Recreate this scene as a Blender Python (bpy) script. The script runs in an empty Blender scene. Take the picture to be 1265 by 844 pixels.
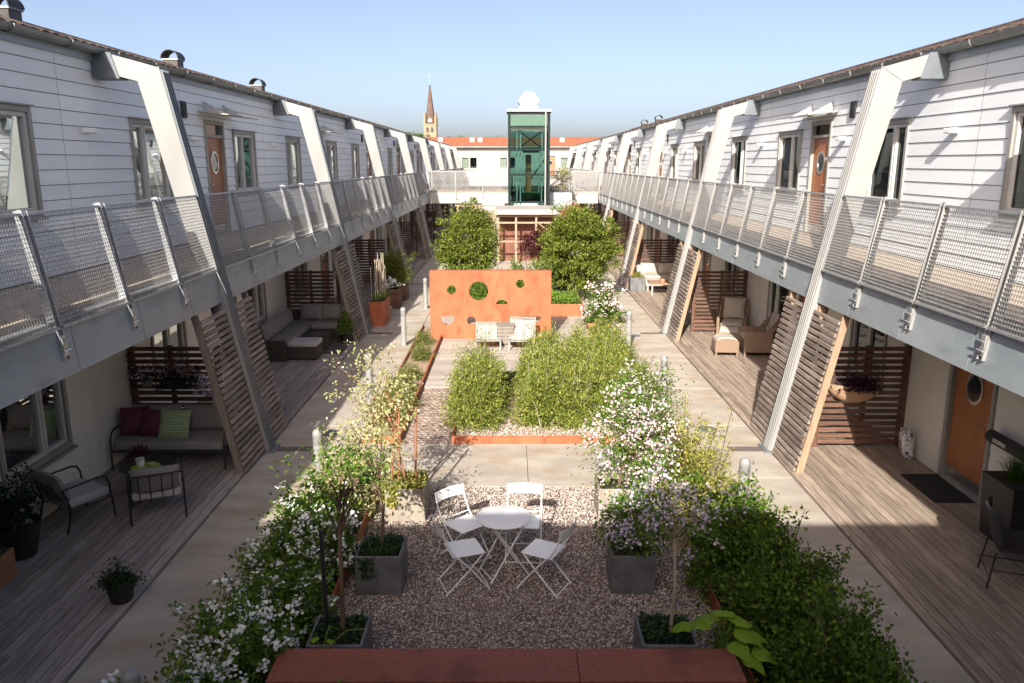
import bpy, bmesh, math, random
import numpy as np
from mathutils import Vector, Matrix, Euler
R = math.radians
PI = math.pi
S = bpy.context.scene
C = S.collection
random.seed(7)

# ------------------------------------------------------------------ camera, sky, sun, exposure
cam_d = bpy.data.cameras.new('camera')
cam = bpy.data.objects.new('camera', cam_d); C.objects.link(cam)
cam.location = (-0.12, 0.0, 4.6)
cam.rotation_euler = (R(90 - 12.66), 0, 0)
cam_d.sensor_width = 36; cam_d.lens = 28.0
cam_d.clip_start = 0.05; cam_d.clip_end = 3000
S.camera = cam

world = bpy.data.worlds.new('World'); S.world = world
world.use_nodes = True
wn = world.node_tree.nodes; wl = world.node_tree.links
sky = wn.new('ShaderNodeTexSky'); sky.sky_type = 'NISHITA'
sky.sun_disc = False
SUN_DIR = Vector((0.36, 1.66, -1.0)).normalized()          # the way the light travels
elev = math.asin(-SUN_DIR.z)
az = math.atan2(-SUN_DIR.x, -SUN_DIR.y)                    # clockwise from +Y
sky.sun_elevation = elev
sky.sun_rotation = az
sky.air_density = 0.5; sky.dust_density = 2.7; sky.ozone_density = 2.0
wn['Background'].inputs['Strength'].default_value = 0.138
sky_wb = wn.new('ShaderNodeMixRGB'); sky_wb.blend_type = 'MULTIPLY'; sky_wb.inputs[0].default_value = 1.0; sky_wb.inputs[2].default_value = (1.04, 0.885, 0.755, 1)
wl.new(sky.outputs[0], sky_wb.inputs[1]); wl.new(sky_wb.outputs[0], wn['Background'].inputs['Color'])

sun_d = bpy.data.lights.new('sun', 'SUN'); sun_d.energy = 4.7; sun_d.angle = R(0.5)
sun_d.color = (1.0, 0.93, 0.83)
sun = bpy.data.objects.new('sun', sun_d); C.objects.link(sun)
sun.location = (-10, -30, 30)
sun.rotation_euler = SUN_DIR.to_track_quat('-Z', 'Y').to_euler()

S.view_settings.view_transform = 'Standard'
S.view_settings.look = 'None'
S.view_settings.gamma = 1.0
S.view_settings.exposure = 1.15
S.render.engine = 'CYCLES'
S.cycles.transparent_max_bounces = 24

# ------------------------------------------------------------------ materials
def nn(nt, t, **kw):
    n = nt.nodes.new(t)
    for k, v in kw.items(): setattr(n, k, v)
    return n

def M(name, c1, c2=None, scale=4.0, rough=0.6, metal=0.0, bump=0.0, bscale=None, stretch=(1, 1, 1),
      island=0.0, detail=4.0, c3=None, s3=1.0, t3=0.6, spec=0.5, contrast=(0.35, 0.65), trans=0.0, dist=0.01):
    m = bpy.data.materials.new(name); m.use_nodes = True
    nt = m.node_tree; b = nt.nodes['Principled BSDF']; L = nt.links
    b.inputs['Roughness'].default_value = rough; b.inputs['Metallic'].default_value = metal
    b.inputs['Specular IOR Level'].default_value = spec
    tc = nn(nt, 'ShaderNodeTexCoord'); mp = nn(nt, 'ShaderNodeMapping')
    mp.inputs['Scale'].default_value = stretch
    L.new(tc.outputs['Object'], mp.inputs['Vector'])
    c1 = (*c1, 1); c2 = (*(c2 if c2 else c1[:3]), 1)
    no = nn(nt, 'ShaderNodeTexNoise'); no.inputs['Scale'].default_value = scale; no.inputs['Detail'].default_value = detail
    no.inputs['Roughness'].default_value = 0.6
    L.new(mp.outputs[0], no.inputs['Vector'])
    cr = nn(nt, 'ShaderNodeValToRGB')
    cr.color_ramp.elements[0].position = contrast[0]; cr.color_ramp.elements[1].position = contrast[1]
    cr.color_ramp.elements[0].color = c1; cr.color_ramp.elements[1].color = c2
    L.new(no.outputs['Fac'], cr.inputs[0])
    col = cr.outputs[0]
    if c3:
        n3 = nn(nt, 'ShaderNodeTexNoise'); n3.inputs['Scale'].default_value = s3; n3.inputs['Detail'].default_value = 5
        L.new(mp.outputs[0], n3.inputs['Vector'])
        r3 = nn(nt, 'ShaderNodeValToRGB'); r3.color_ramp.elements[0].position = t3 - 0.08; r3.color_ramp.elements[1].position = t3 + 0.1
        L.new(n3.outputs['Fac'], r3.inputs[0])
        mx = nn(nt, 'ShaderNodeMixRGB'); mx.inputs[2].default_value = (*c3, 1)
        L.new(r3.outputs[0], mx.inputs[0]); L.new(col, mx.inputs[1]); col = mx.outputs[0]
    if island:
        ge = nn(nt, 'ShaderNodeNewGeometry')
        mr = nn(nt, 'ShaderNodeMapRange'); mr.inputs[3].default_value = 1 - island; mr.inputs[4].default_value = 1 + island
        L.new(ge.outputs['Random Per Island'], mr.inputs[0])
        hs = nn(nt, 'ShaderNodeHueSaturation')
        L.new(mr.outputs[0], hs.inputs['Value']); L.new(col, hs.inputs['Color']); col = hs.outputs[0]
    L.new(col, b.inputs['Base Color'])
    if bump:
        bn = nn(nt, 'ShaderNodeTexNoise'); bn.inputs['Scale'].default_value = bscale or scale * 3; bn.inputs['Detail'].default_value = 6
        L.new(mp.outputs[0], bn.inputs['Vector'])
        bu = nn(nt, 'ShaderNodeBump'); bu.inputs['Strength'].default_value = bump; bu.inputs['Distance'].default_value = dist
        L.new(bn.outputs['Fac'], bu.inputs['Height']); L.new(bu.outputs[0], b.inputs['Normal'])
    if trans:
        tr = nn(nt, 'ShaderNodeBsdfTranslucent'); mxs = nn(nt, 'ShaderNodeMixShader')
        mxs.inputs[0].default_value = trans
        L.new(col, tr.inputs[0]); L.new(b.outputs[0], mxs.inputs[1]); L.new(tr.outputs[0], mxs.inputs[2])
        L.new(mxs.outputs[0], nt.nodes['Material Output'].inputs['Surface'])
    return m

def leafmat(name, a, b, rough=0.5, trans=0.35, c=None):
    """leaf colour picked per leaf between a and b (and c)"""
    m = bpy.data.materials.new(name); m.use_nodes = True
    nt = m.node_tree; p = nt.nodes['Principled BSDF']; L = nt.links
    p.inputs['Roughness'].default_value = rough; p.inputs['Specular IOR Level'].default_value = 0.22
    ge = nn(nt, 'ShaderNodeNewGeometry'); cr = nn(nt, 'ShaderNodeValToRGB')
    e = cr.color_ramp.elements; e[0].color = (*a, 1); e[1].color = (*b, 1)
    if c: e[1].position = 0.75; x = e.new(1.0); x.color = (*c, 1)
    L.new(ge.outputs['Random Per Island'], cr.inputs[0])
    tr = nn(nt, 'ShaderNodeBsdfTranslucent'); mx = nn(nt, 'ShaderNodeMixShader'); mx.inputs[0].default_value = trans
    L.new(cr.outputs[0], p.inputs['Base Color']); L.new(cr.outputs[0], tr.inputs[0])
    L.new(p.outputs[0], mx.inputs[1]); L.new(tr.outputs[0], mx.inputs[2])
    L.new(mx.outputs[0], nt.nodes['Material Output'].inputs['Surface'])
    return m

def glassmat(name, tint=(0.85, 0.90, 0.88), base=0.12, gloss=(0.55, 0.6, 0.6)):
    m = bpy.data.materials.new(name); m.use_nodes = True
    nt = m.node_tree; L = nt.links; nt.nodes.remove(nt.nodes['Principled BSDF'])
    t = nn(nt, 'ShaderNodeBsdfTransparent'); t.inputs[0].default_value = (*tint, 1)
    g = nn(nt, 'ShaderNodeBsdfGlossy'); g.inputs[0].default_value = (*gloss, 1); g.inputs['Roughness'].default_value = 0.015
    f = nn(nt, 'ShaderNodeFresnel'); f.inputs[0].default_value = 1.52
    tc = nn(nt, 'ShaderNodeTexCoord'); no = nn(nt, 'ShaderNodeTexNoise'); no.inputs['Scale'].default_value = 1.3
    bu = nn(nt, 'ShaderNodeBump'); bu.inputs['Strength'].default_value = 0.08; bu.inputs['Distance'].default_value = 0.02
    L.new(tc.outputs['Object'], no.inputs['Vector']); L.new(no.outputs[0], bu.inputs['Height']); L.new(bu.outputs[0], g.inputs['Normal'])
    a = nn(nt, 'ShaderNodeMath', operation='ADD'); a.inputs[1].default_value = base; a.use_clamp = True
    mx = nn(nt, 'ShaderNodeMixShader')
    L.new(f.outputs[0], a.inputs[0]); L.new(a.outputs[0], mx.inputs[0]); L.new(t.outputs[0], mx.inputs[1]); L.new(g.outputs[0], mx.inputs[2])
    L.new(mx.outputs[0], nt.nodes['Material Output'].inputs['Surface'])
    return m

m_clad = M('white_cladding', (0.74, 0.785, 0.81), (0.79, 0.825, 0.845), scale=1.2, rough=0.45, stretch=(1, 0.4, 6), island=0.03, bump=0.1, bscale=40)
m_cream = M('cream_wall', (0.72, 0.69, 0.62), (0.78, 0.755, 0.69), scale=1.5, rough=0.6, bump=0.1, bscale=40)
m_steelw = M('cream_painted_steel', (0.235, 0.24, 0.235), (0.28, 0.28, 0.272), scale=1.1, rough=0.5, stretch=(1, 1, .4), c3=(0.195, 0.20, 0.195), s3=0.8, t3=0.66, bump=0.05, bscale=6)
m_steelg = M('galvanised_steel', (0.36, 0.38, 0.40), (0.50, 0.52, 0.54), scale=9, rough=0.38, metal=0.65, bump=0.05)
m_steelb = M('blue_grey_steel', (0.25, 0.29, 0.32), (0.31, 0.35, 0.38), scale=3, rough=0.42, metal=0.2)
m_fascia = M('grey_fascia_panel', (0.235, 0.275, 0.30), (0.30, 0.34, 0.36), scale=0.9, rough=0.45, stretch=(1, 1, 3), island=0.07, c3=(0.22, 0.25, 0.27), s3=1.7, t3=0.6)
m_mesh = M('galvanised_mesh', (0.27, 0.27, 0.27), (0.37, 0.37, 0.365), scale=12, rough=0.4, metal=0.5)
m_gutter = M('zinc_gutter', (0.16, 0.18, 0.19), (0.23, 0.25, 0.25), scale=3, rough=0.5, metal=0.4)
m_trim = M('grey_window_frame', (0.26, 0.255, 0.235), (0.31, 0.30, 0.28), scale=3, rough=0.5)
m_sash = M('pale_window_sash', (0.50, 0.50, 0.47), (0.56, 0.56, 0.53), scale=3, rough=0.45)
m_door = M('oak_door', (0.30, 0.105, 0.038), (0.40, 0.15, 0.058), scale=3, rough=0.45, stretch=(4, 4, 0.35), detail=8, bump=0.05)
m_steel = M('brushed_steel', (0.55, 0.55, 0.55), (0.65, 0.65, 0.64), rough=0.25, metal=0.9)
m_dark = M('dark_interior', (0.05, 0.05, 0.048), (0.09, 0.085, 0.075), scale=2, rough=0.9)
m_black = M('black_metal', (0.018, 0.018, 0.02), (0.03, 0.03, 0.032), rough=0.45, spec=0.4)
m_blackp = M('black_plastic', (0.012, 0.012, 0.014), (0.022, 0.022, 0.024), rough=0.55)
m_curt = M('sheer_curtain', (0.62, 0.63, 0.58), (0.70, 0.70, 0.66), rough=0.9, trans=0.3)
m_curtg = M('teal_curtain', (0.10, 0.24, 0.21), (0.16, 0.32, 0.28), rough=0.9, trans=0.3)
m_blind = M('pale_blind', (0.55, 0.53, 0.46), (0.60, 0.58, 0.52), rough=0.9)
m_glass = glassmat('window_glass', base=0.05)
m_lift = glassmat('green_lift_glass', (0.60, 0.74, 0.71), 0.02, (0.42, 0.5, 0.5))
m_tile = M('old_roof_tiles', (0.035, 0.018, 0.015), (0.085, 0.034, 0.024), scale=7, rough=0.9, c3=(0.10, 0.095, 0.08), s3=11, t3=0.52, bump=0.5, island=0.0)
m_tileo = M('orange_roof_tiles', (0.26, 0.085, 0.04), (0.34, 0.12, 0.058), scale=3, rough=0.85, bump=0.4, c3=(0.24, 0.09, 0.05), s3=2, t3=0.6)
m_deck = M('weathered_deck_boards', (0.19, 0.16, 0.145), (0.37, 0.325, 0.30), scale=5, rough=0.75, stretch=(7, 0.5, 7), detail=10, island=0.22,
           c3=(0.30, 0.27, 0.265), s3=1.6, t3=0.60, bump=0.35, bscale=14)
m_deckl = M('sunlit_deck_boards', (0.205, 0.155, 0.12), (0.36, 0.295, 0.235), scale=5, rough=0.75, stretch=(7, 0.5, 7), detail=10, island=0.22,
            c3=(0.19, 0.14, 0.11), s3=1.4, t3=0.60, bump=0.35, bscale=14)  # same boards as the left deck, with sunlit warmth put into the colour
m_deckp = M('pale_deck_boards', (0.30, 0.26, 0.22), (0.42, 0.38, 0.34), scale=4, rough=0.8, stretch=(0.5, 6, 6), island=0.15, bump=0.3)
m_slat = M('grey_weathered_slats', (0.125, 0.098, 0.078), (0.27, 0.225, 0.19), scale=4, rough=0.8, stretch=(5, 0.6, 5), island=0.3, bump=0.3)
m_brown = M('brown_stained_slats', (0.070, 0.034, 0.022), (0.14, 0.072, 0.046), scale=4, rough=0.7, stretch=(0.6, 5, 5), island=0.3, bump=0.3)
m_stringer = M('grey_stringer_board', (0.17, 0.145, 0.12), (0.24, 0.21, 0.18), scale=4, rough=0.8, stretch=(5, 5, .5), bump=0.2)
m_stringl = M('tan_stringer_board', (0.27, 0.175, 0.115), (0.35, 0.235, 0.16), scale=4, rough=0.8, stretch=(5, 5, .5), bump=0.2)
m_greyslat = M('silvered_wood', (0.20, 0.19, 0.175), (0.34, 0.325, 0.30), scale=6, rough=0.8, stretch=(8, 8, .6), island=0.2)
m_blueface = M('dark_blue_grey_steel', (0.115, 0.135, 0.155), (0.15, 0.175, 0.195), scale=3, rough=0.45, metal=0.2)
m_gapshade = M('gap_shadow_backing', (0.17, 0.175, 0.18), (0.20, 0.20, 0.205), rough=0.9)  # dark backing that stands in for shadow lines between the boards
m_corten = M('rusted_steel', (0.30, 0.092, 0.038), (0.385, 0.128, 0.055), scale=1.6, rough=0.8, c3=(0.25, 0.072, 0.033), s3=3.6, t3=0.60, bump=0.3, bscale=60, stretch=(1.2, 1.2, .6), detail=8)
m_cortd = M('dark_rusted_steel', (0.20, 0.056, 0.030), (0.29, 0.088, 0.048), scale=38, rough=0.66, c3=(0.15, 0.042, 0.024), s3=2.4, t3=0.56, bump=0.12, bscale=90, detail=8)  # darker copy of the rust, shade on the foreground wall put into the colour
m_conc = M('path_concrete', (0.315, 0.28, 0.235), (0.43, 0.388, 0.33), scale=1.3, rough=0.85, c3=(0.33, 0.26, 0.185), s3=1.1, t3=0.60, bump=0.25, bscale=120, detail=9, stretch=(1, 1.6, 1))
m_floor = M('gallery_floor', (0.36, 0.30, 0.235), (0.44, 0.375, 0.30), scale=2.0, rough=0.8, bump=0.1, bscale=60)
m_stonep = M('slate_grey_planter', (0.085, 0.09, 0.095), (0.15, 0.155, 0.16), scale=5, rough=0.55, bump=0.2, bscale=30, c3=(.19, .19, .19), s3=4, t3=.66)
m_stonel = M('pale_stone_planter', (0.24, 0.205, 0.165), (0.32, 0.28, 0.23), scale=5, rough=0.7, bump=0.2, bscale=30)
m_soil = M('soil', (0.02, 0.014, 0.010), (0.05, 0.036, 0.026), scale=20, rough=1, bump=1.0, bscale=50, dist=0.03)
m_sand = M('bed_mulch', (0.30, 0.21, 0.14), (0.46, 0.35, 0.25), scale=25, rough=1, bump=1.0, bscale=60, dist=0.03, c3=(.20, .15, .10), s3=5, t3=.6)
m_white = M('white_enamel', (0.78, 0.80, 0.80), (0.82, 0.83, 0.83), rough=0.35)
m_whitep = M('white_painted_wood', (0.31, 0.29, 0.265), (0.40, 0.38, 0.35), scale=6, rough=0.6, stretch=(8, 8, .6), island=0.1)
m_bark = M('bark', (0.09, 0.055, 0.035), (0.17, 0.11, 0.07), scale=12, rough=0.9, bump=0.5, stretch=(1, 1, .3))
m_barkp = M('pale_bark', (0.30, 0.25, 0.19), (0.42, 0.36, 0.29), scale=12, rough=0.9, bump=0.4, stretch=(1, 1, .3))
m_stake = M('reddish_stake', (0.24, 0.10, 0.05), (0.33, 0.15, 0.08), scale=8, rough=0.8, stretch=(5, 5, .5))
m_cush = M('grey_cushion', (0.20, 0.19, 0.185), (0.25, 0.24, 0.235), scale=60, rough=0.95, bump=0.2, bscale=200)
m_cushl = M('pale_lilac_cushion', (0.42, 0.39, 0.40), (0.48, 0.45, 0.46), scale=60, rough=0.95, bump=0.2, bscale=200)
m_cushb = M('beige_cushion', (0.36, 0.32, 0.27), (0.42, 0.38, 0.33), scale=40, rough=0.95, bump=0.2, bscale=200)
m_maroon = M('maroon_velvet', (0.085, 0.014, 0.028), (0.125, 0.024, 0.042), scale=8, rough=0.7)
m_rattan = M('dark_rattan', (0.035, 0.028, 0.024), (0.07, 0.055, 0.045), scale=60, rough=0.7, bump=0.8, bscale=120)
m_rattanl = M('tan_rattan', (0.19, 0.125, 0.085), (0.27, 0.19, 0.135), scale=60, rough=0.8, bump=0.8, bscale=120)
m_green = M('lime_ceramic', (0.22, 0.36, 0.03), (0.28, 0.42, 0.05), rough=0.4)
m_box = M('orange_brown_box', (0.24, 0.10, 0.045), (0.32, 0.15, 0.07), scale=4, rough=0.7, stretch=(1, 6, 6))
m_terra = M('terracotta', (0.38, 0.20, 0.12), (0.48, 0.28, 0.18), rough=0.8, scale=8)
m_shed = M('shed_timber', (0.26, 0.18, 0.125), (0.36, 0.26, 0.19), scale=5, rough=0.8, stretch=(4, 4, .6))
m_shedd = M('red_brown_panel', (0.13, 0.05, 0.035), (0.19, 0.08, 0.05), scale=5, rough=0.8)
m_stone = M('church_stone', (0.25, 0.18, 0.12), (0.33, 0.25, 0.175), scale=0.7, rough=0.9)
m_spire = M('spire_roof', (0.085, 0.05, 0.042), (0.13, 0.08, 0.065), scale=0.5, rough=0.8)
m_copper = M('green_copper', (0.22, 0.34, 0.30), rough=0.7)
m_white2 = M('white_render', (0.35, 0.345, 0.335), (0.39, 0.385, 0.37), scale=1, rough=0.8)
m_town = M('town_ground', (0.10, 0.11, 0.07), (0.17, 0.16, 0.12), scale=0.05, rough=1)
m_bag = M('printed_plastic_sack', (0.62, 0.60, 0.62), (0.80, 0.79, 0.80), scale=14, rough=0.4, c3=(0.10, 0.05, 0.10), s3=13, t3=0.53, bump=0.5)
m_rug = M('dark_rug', (0.045, 0.035, 0.033), (0.12, 0.10, 0.10), scale=3, rough=1)
m_carpt = M('green_car_floor', (0.16, 0.30, 0.06), rough=0.6)

l_green = leafmat('shrub_leaf', (0.045, 0.11, 0.012), (0.12, 0.22, 0.025), c=(0.22, 0.31, 0.04))
l_dark = leafmat('dark_shrub_leaf', (0.035, 0.085, 0.010), (0.10, 0.19, 0.018), c=(0.20, 0.29, 0.035))
l_tree = leafmat('tree_leaf', (0.060, 0.105, 0.014), (0.19, 0.24, 0.035), c=(0.32, 0.33, 0.07))
l_bamb = leafmat('bamboo_leaf', (0.11, 0.17, 0.022), (0.31, 0.36, 0.065), c=(0.56, 0.53, 0.18))
l_yel = leafmat('yellow_green_leaf', (0.17, 0.20, 0.035), (0.36, 0.36, 0.08), c=(0.50, 0.42, 0.14))
l_var = leafmat('variegated_leaf', (0.22, 0.26, 0.07), (0.52, 0.50, 0.25), c=(0.72, 0.66, 0.44))
l_purp = leafmat('purple_leaf', (0.05, 0.010, 0.016), (0.13, 0.03, 0.04))
l_ivy = leafmat('ivy_leaf', (0.012, 0.035, 0.012), (0.035, 0.085, 0.022))
l_hosta = leafmat('lime_big_leaf', (0.22, 0.38, 0.03), (0.30, 0.46, 0.05), trans=0.45)
l_ground = leafmat('bright_groundcover_leaf', (0.09, 0.17, 0.02), (0.20, 0.30, 0.05))
l_grass = leafmat('grass_blade', (0.12, 0.17, 0.035), (0.30, 0.32, 0.09))
l_orng = leafmat('orange_leaf', (0.40, 0.12, 0.05), (0.55, 0.22, 0.10))
l_dkp = leafmat('dark_purple_leaf', (0.025, 0.010, 0.025), (0.07, 0.03, 0.065))
f_white = leafmat('white_petal', (0.80, 0.83, 0.80), (0.90, 0.92, 0.90), trans=0.15)
f_lilac = leafmat('lilac_petal', (0.50, 0.41, 0.58), (0.76, 0.68, 0.80), trans=0.25)
f_pink = leafmat('pale_pink_petal', (0.66, 0.50, 0.52), (0.86, 0.76, 0.75), trans=0.25)
f_mix = leafmat('mixed_petal', (0.45, 0.20, 0.10), (0.65, 0.48, 0.62))

# ------------------------------------------------------------------ mesh collecting
class MB:
    def __init__(s): s.v = []; s.f = []
    def add(s, vs, fs):
        o = len(s.v); s.v += [tuple(p) for p in vs]; s.f += [tuple(i + o for i in f) for f in fs]; return s
    def box(s, x0, x1, y0, y1, z0, z1):
        return s.add([(x0, y0, z0), (x1, y0, z0), (x1, y1, z0), (x0, y1, z0), (x0, y0, z1), (x1, y0, z1), (x1, y1, z1), (x0, y1, z1)],
                     [(0, 3, 2, 1), (4, 5, 6, 7), (0, 1, 5, 4), (1, 2, 6, 5), (2, 3, 7, 6), (3, 0, 4, 7)])
    def hexa(s, vs):
        return s.add(vs, [(0, 3, 2, 1), (4, 5, 6, 7), (0, 1, 5, 4), (1, 2, 6, 5), (2, 3, 7, 6), (3, 0, 4, 7)])
    def bar(s, p, q, w, h=None, up=(0, 0, 1)):
        p = Vector(p); q = Vector(q); h = h or w
        d = (q - p).normalized(); u = Vector(up)
        if abs(d.dot(u)) > 0.98: u = Vector((0, 1, 0))
        a = d.cross(u).normalized() * w / 2; b = a.cross(d).normalized() * h / 2
        return s.hexa([p - a - b, p + a - b, q + a - b, q - a - b, p - a + b, p + a + b, q + a + b, q - a + b])
    def tube(s, pts, r, n=8, cap=True):
        pts = [Vector(p) for p in pts]; rs = r if isinstance(r, (list, tuple)) else [r] * len(pts)
        o = len(s.v); prev = None
        for i, p in enumerate(pts):
            d = (pts[min(i + 1, len(pts) - 1)] - pts[max(i - 1, 0)]).normalized()
            if prev is None:
                a = d.cross(Vector((0, 0, 1)))
                if a.length < 0.05: a = d.cross(Vector((0, 1, 0)))
                a.normalize()
            else:
                a = (prev - d * prev.dot(d)).normalized()
            prev = a; b = d.cross(a)
            for k in range(n):
                t = 2 * PI * k / n; s.v.append(tuple(p + (a * math.cos(t) + b * math.sin(t)) * rs[i]))
        for i in range(len(pts) - 1):
            for k in range(n):
                s.f.append((o + i * n + k, o + i * n + (k + 1) % n, o + (i + 1) * n + (k + 1) % n, o + (i + 1) * n + k))
        if cap:
            s.f.append(tuple(o + k for k in reversed(range(n)))); s.f.append(tuple(o + (len(pts) - 1) * n + k for k in range(n)))
        return s
    def lathe(s, prof, c=(0, 0, 0), n=24, sx=1, sy=1):
        o = len(s.v)
        for r, z in prof:
            for k in range(n):
                t = 2 * PI * k / n; s.v.append((c[0] + r * sx * math.cos(t), c[1] + r * sy * math.sin(t), c[2] + z))
        for i in range(len(prof) - 1):
            for k in range(n):
                s.f.append((o + i * n + k, o + i * n + (k + 1) % n, o + (i + 1) * n + (k + 1) % n, o + (i + 1) * n + k))
        s.f.append(tuple(o + k for k in reversed(range(n)))); s.f.append(tuple(o + (len(prof) - 1) * n + k for k in range(n)))
        return s
    def prism(s, poly, a0, a1, axis='y'):
        """poly in the two other axes, extruded along axis"""
        n = len(poly)
        def P(q, a): return (q[0], a, q[1]) if axis == 'y' else ((a, q[0], q[1]) if axis == 'x' else (q[0], q[1], a))
        return s.add([P(q, a0) for q in poly] + [P(q, a1) for q in poly],
                     [tuple(range(n)), tuple(reversed(range(n, 2 * n)))] + [(i, i + n, (i + 1) % n + n, (i + 1) % n) for i in range(n)])
    def pillow(s, w, h, t, n=8, M4=None):
        """soft cushion: w by h outline in XZ, thickness t in Y, centred"""
        M4 = M4 or Matrix(); o = len(s.v)
        for side in (1, -1):
            for i in range(n + 1):
                for j in range(n + 1):
                    a = i / n * 2 - 1; b = j / n * 2 - 1
                    e = max(0, (1 - abs(a) ** 3.2)) ** .5 * max(0, (1 - abs(b) ** 3.2)) ** .5
                    pin = 1 - 0.05 * (1 - abs(b) ** 2) * abs(a) - 0.0
                    pin2 = 1 - 0.05 * (1 - abs(a) ** 2) * abs(b)
                    s.v.append(tuple(M4 @ Vector((a * w / 2 * pin, side * t / 2 * e, b * h / 2 * pin2))))
        q = (n + 1) ** 2
        for sd in range(2):
            for i in range(n):
                for j in range(n):
                    k = o + sd * q + i * (n + 1) + j
                    f = (k, k + n + 1, k + n + 2, k + 1); s.f.append(f if sd else tuple(reversed(f)))
        return s
    def xf(s, M4, start=0):
        for i in range(start, len(s.v)): s.v[i] = tuple(M4 @ Vector(s.v[i]))
        return s
    def mesh(s, name, mat):
        me = bpy.data.meshes.new(name); me.from_pydata(s.v, [], s.f); me.update()
        if mat: me.materials.append(mat)
        return me
    def build(s, name, mat, parent=None, world=False, bevel=0, smooth=False, seg=2):
        if world and parent:
            o = rootloc(parent); s.v = [(a - o[0], b - o[1], c - o[2]) for a, b, c in s.v]
        return put(name, s.mesh(name, mat), parent, bevel=bevel, smooth=smooth, seg=seg)

def rootloc(o):
    v = Vector((0, 0, 0))
    while o: v = v + o.location; o = o.parent
    return v

def put(name, me, parent=None, loc=(0, 0, 0), rotz=0, bevel=0, smooth=False, seg=2):
    o = bpy.data.objects.new(name, me); C.objects.link(o); o.location = loc; o.rotation_euler = (0, 0, rotz)
    if parent: o.parent = parent
    if smooth:
        me.shade_smooth()
        if smooth == 'auto': me.set_sharp_from_angle(angle=R(40))
    if bevel:
        b = o.modifiers.new('bevel', 'BEVEL'); b.width = bevel; b.segments = seg; b.limit_method = 'ANGLE'
    return o

def thing(name, label, cat, loc=(0, 0, 0), rotz=0, group=None):
    o = bpy.data.objects.new(name, None); C.objects.link(o); o.empty_display_size = 0.2
    o.location = loc; o.rotation_euler = (0, 0, rotz)
    return tag(o, label, cat, group)

def tag(o, label, cat, group=None, kind=None):
    o['label'] = label; o['category'] = cat
    if group: o['group'] = group
    if kind: o['kind'] = kind
    return o

def struct(o):
    o['kind'] = 'structure'; return o

KIDS = {}
def kids(o): return [c for c in C.objects if c.parent == o]
def dup(root, loc, rotz=0, label=None, group=None, scale=None, name=None):
    def cp(o, par):
        c = o.copy(); C.objects.link(c)
        if par: c.parent = par
        for ch in KIDS.setdefault(o.name, kids(o)): cp(ch, c)
        return c
    r = cp(root, None); r.location = loc; r.rotation_euler = (0, 0, rotz)
    if scale: r.scale = scale if hasattr(scale, '__len__') else (scale,) * 3
    if label: r['label'] = label
    if group: r['group'] = group
    return r

ORD = ['first', 'second', 'third', 'fourth', 'fifth', 'sixth', 'seventh', 'eighth', 'ninth', 'tenth', 'eleventh', 'twelfth']
SN = {-1: 'left', 1: 'right'}

# ------------------------------------------------------------------ foliage
def np_mesh(name, V, F, mat):
    """V (n,3) vertices, F (m,k) faces"""
    me = bpy.data.meshes.new(name)
    k = F.shape[1]
    me.vertices.add(len(V)); me.vertices.foreach_set('co', V.astype(np.float32).ravel())
    me.loops.add(F.size); me.loops.foreach_set('vertex_index', F.astype(np.int32).ravel())
    me.polygons.add(len(F)); me.polygons.foreach_set('loop_start', np.arange(0, F.size, k, dtype=np.int32))
    me.update(calc_edges=True); me.validate()
    me.materials.append(mat)
    return me

def unit(a): return a / (np.linalg.norm(a, axis=1, keepdims=True) + 1e-9)

def leaf_arrays(P, D, N, L, W, fold=0.25):
    """a folded pointed leaf at each P along D, facing N"""
    D = unit(D); Sd = unit(np.cross(D, N)); Nn = np.cross(Sd, D)
    L = np.asarray(L)[:, None] if np.ndim(L) else L; W = np.asarray(W)[:, None] if np.ndim(W) else W
    tip = P + D * L - Nn * L * 0.12
    a = P + D * L * 0.45 + Sd * W * 0.5 + Nn * W * fold
    b = P + D * L * 0.45 - Sd * W * 0.5 + Nn * W * fold
    V = np.stack([P, a, tip, b], 1).reshape(-1, 3)
    n = len(P); i = np.arange(n)[:, None] * 4
    F = np.concatenate([i + np.array([[0, 1, 2]]), i + np.array([[0, 2, 3]])], 0)
    return V, F

def flower_arrays(P, N, r, rng, petals=5):
    n = len(P); N = unit(N); A = unit(np.cross(N, rng.normal(size=(n, 3)))); B = np.cross(N, A)
    Vs = [P]
    for k in range(petals):
        for t, rr, up in ((k - 0.42, 0.8, .25), (k, 1.0, .15), (k + .42, .8, .25)):
            th = 2 * PI * t / petals
            Vs.append(P + (A * math.cos(th) + B * math.sin(th)) * (r * rr)[:, None] + N * (r * up)[:, None])
    V = np.stack(Vs, 1).reshape(-1, 3); m = 1 + 3 * petals
    i = np.arange(n)[:, None] * m; F = []
    for k in range(petals):
        F.append(i + np.array([[0, 1 + 3 * k, 2 + 3 * k]])); F.append(i + np.array([[0, 2 + 3 * k, 3 + 3 * k]]))
    return V, np.concatenate(F, 0)

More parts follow.
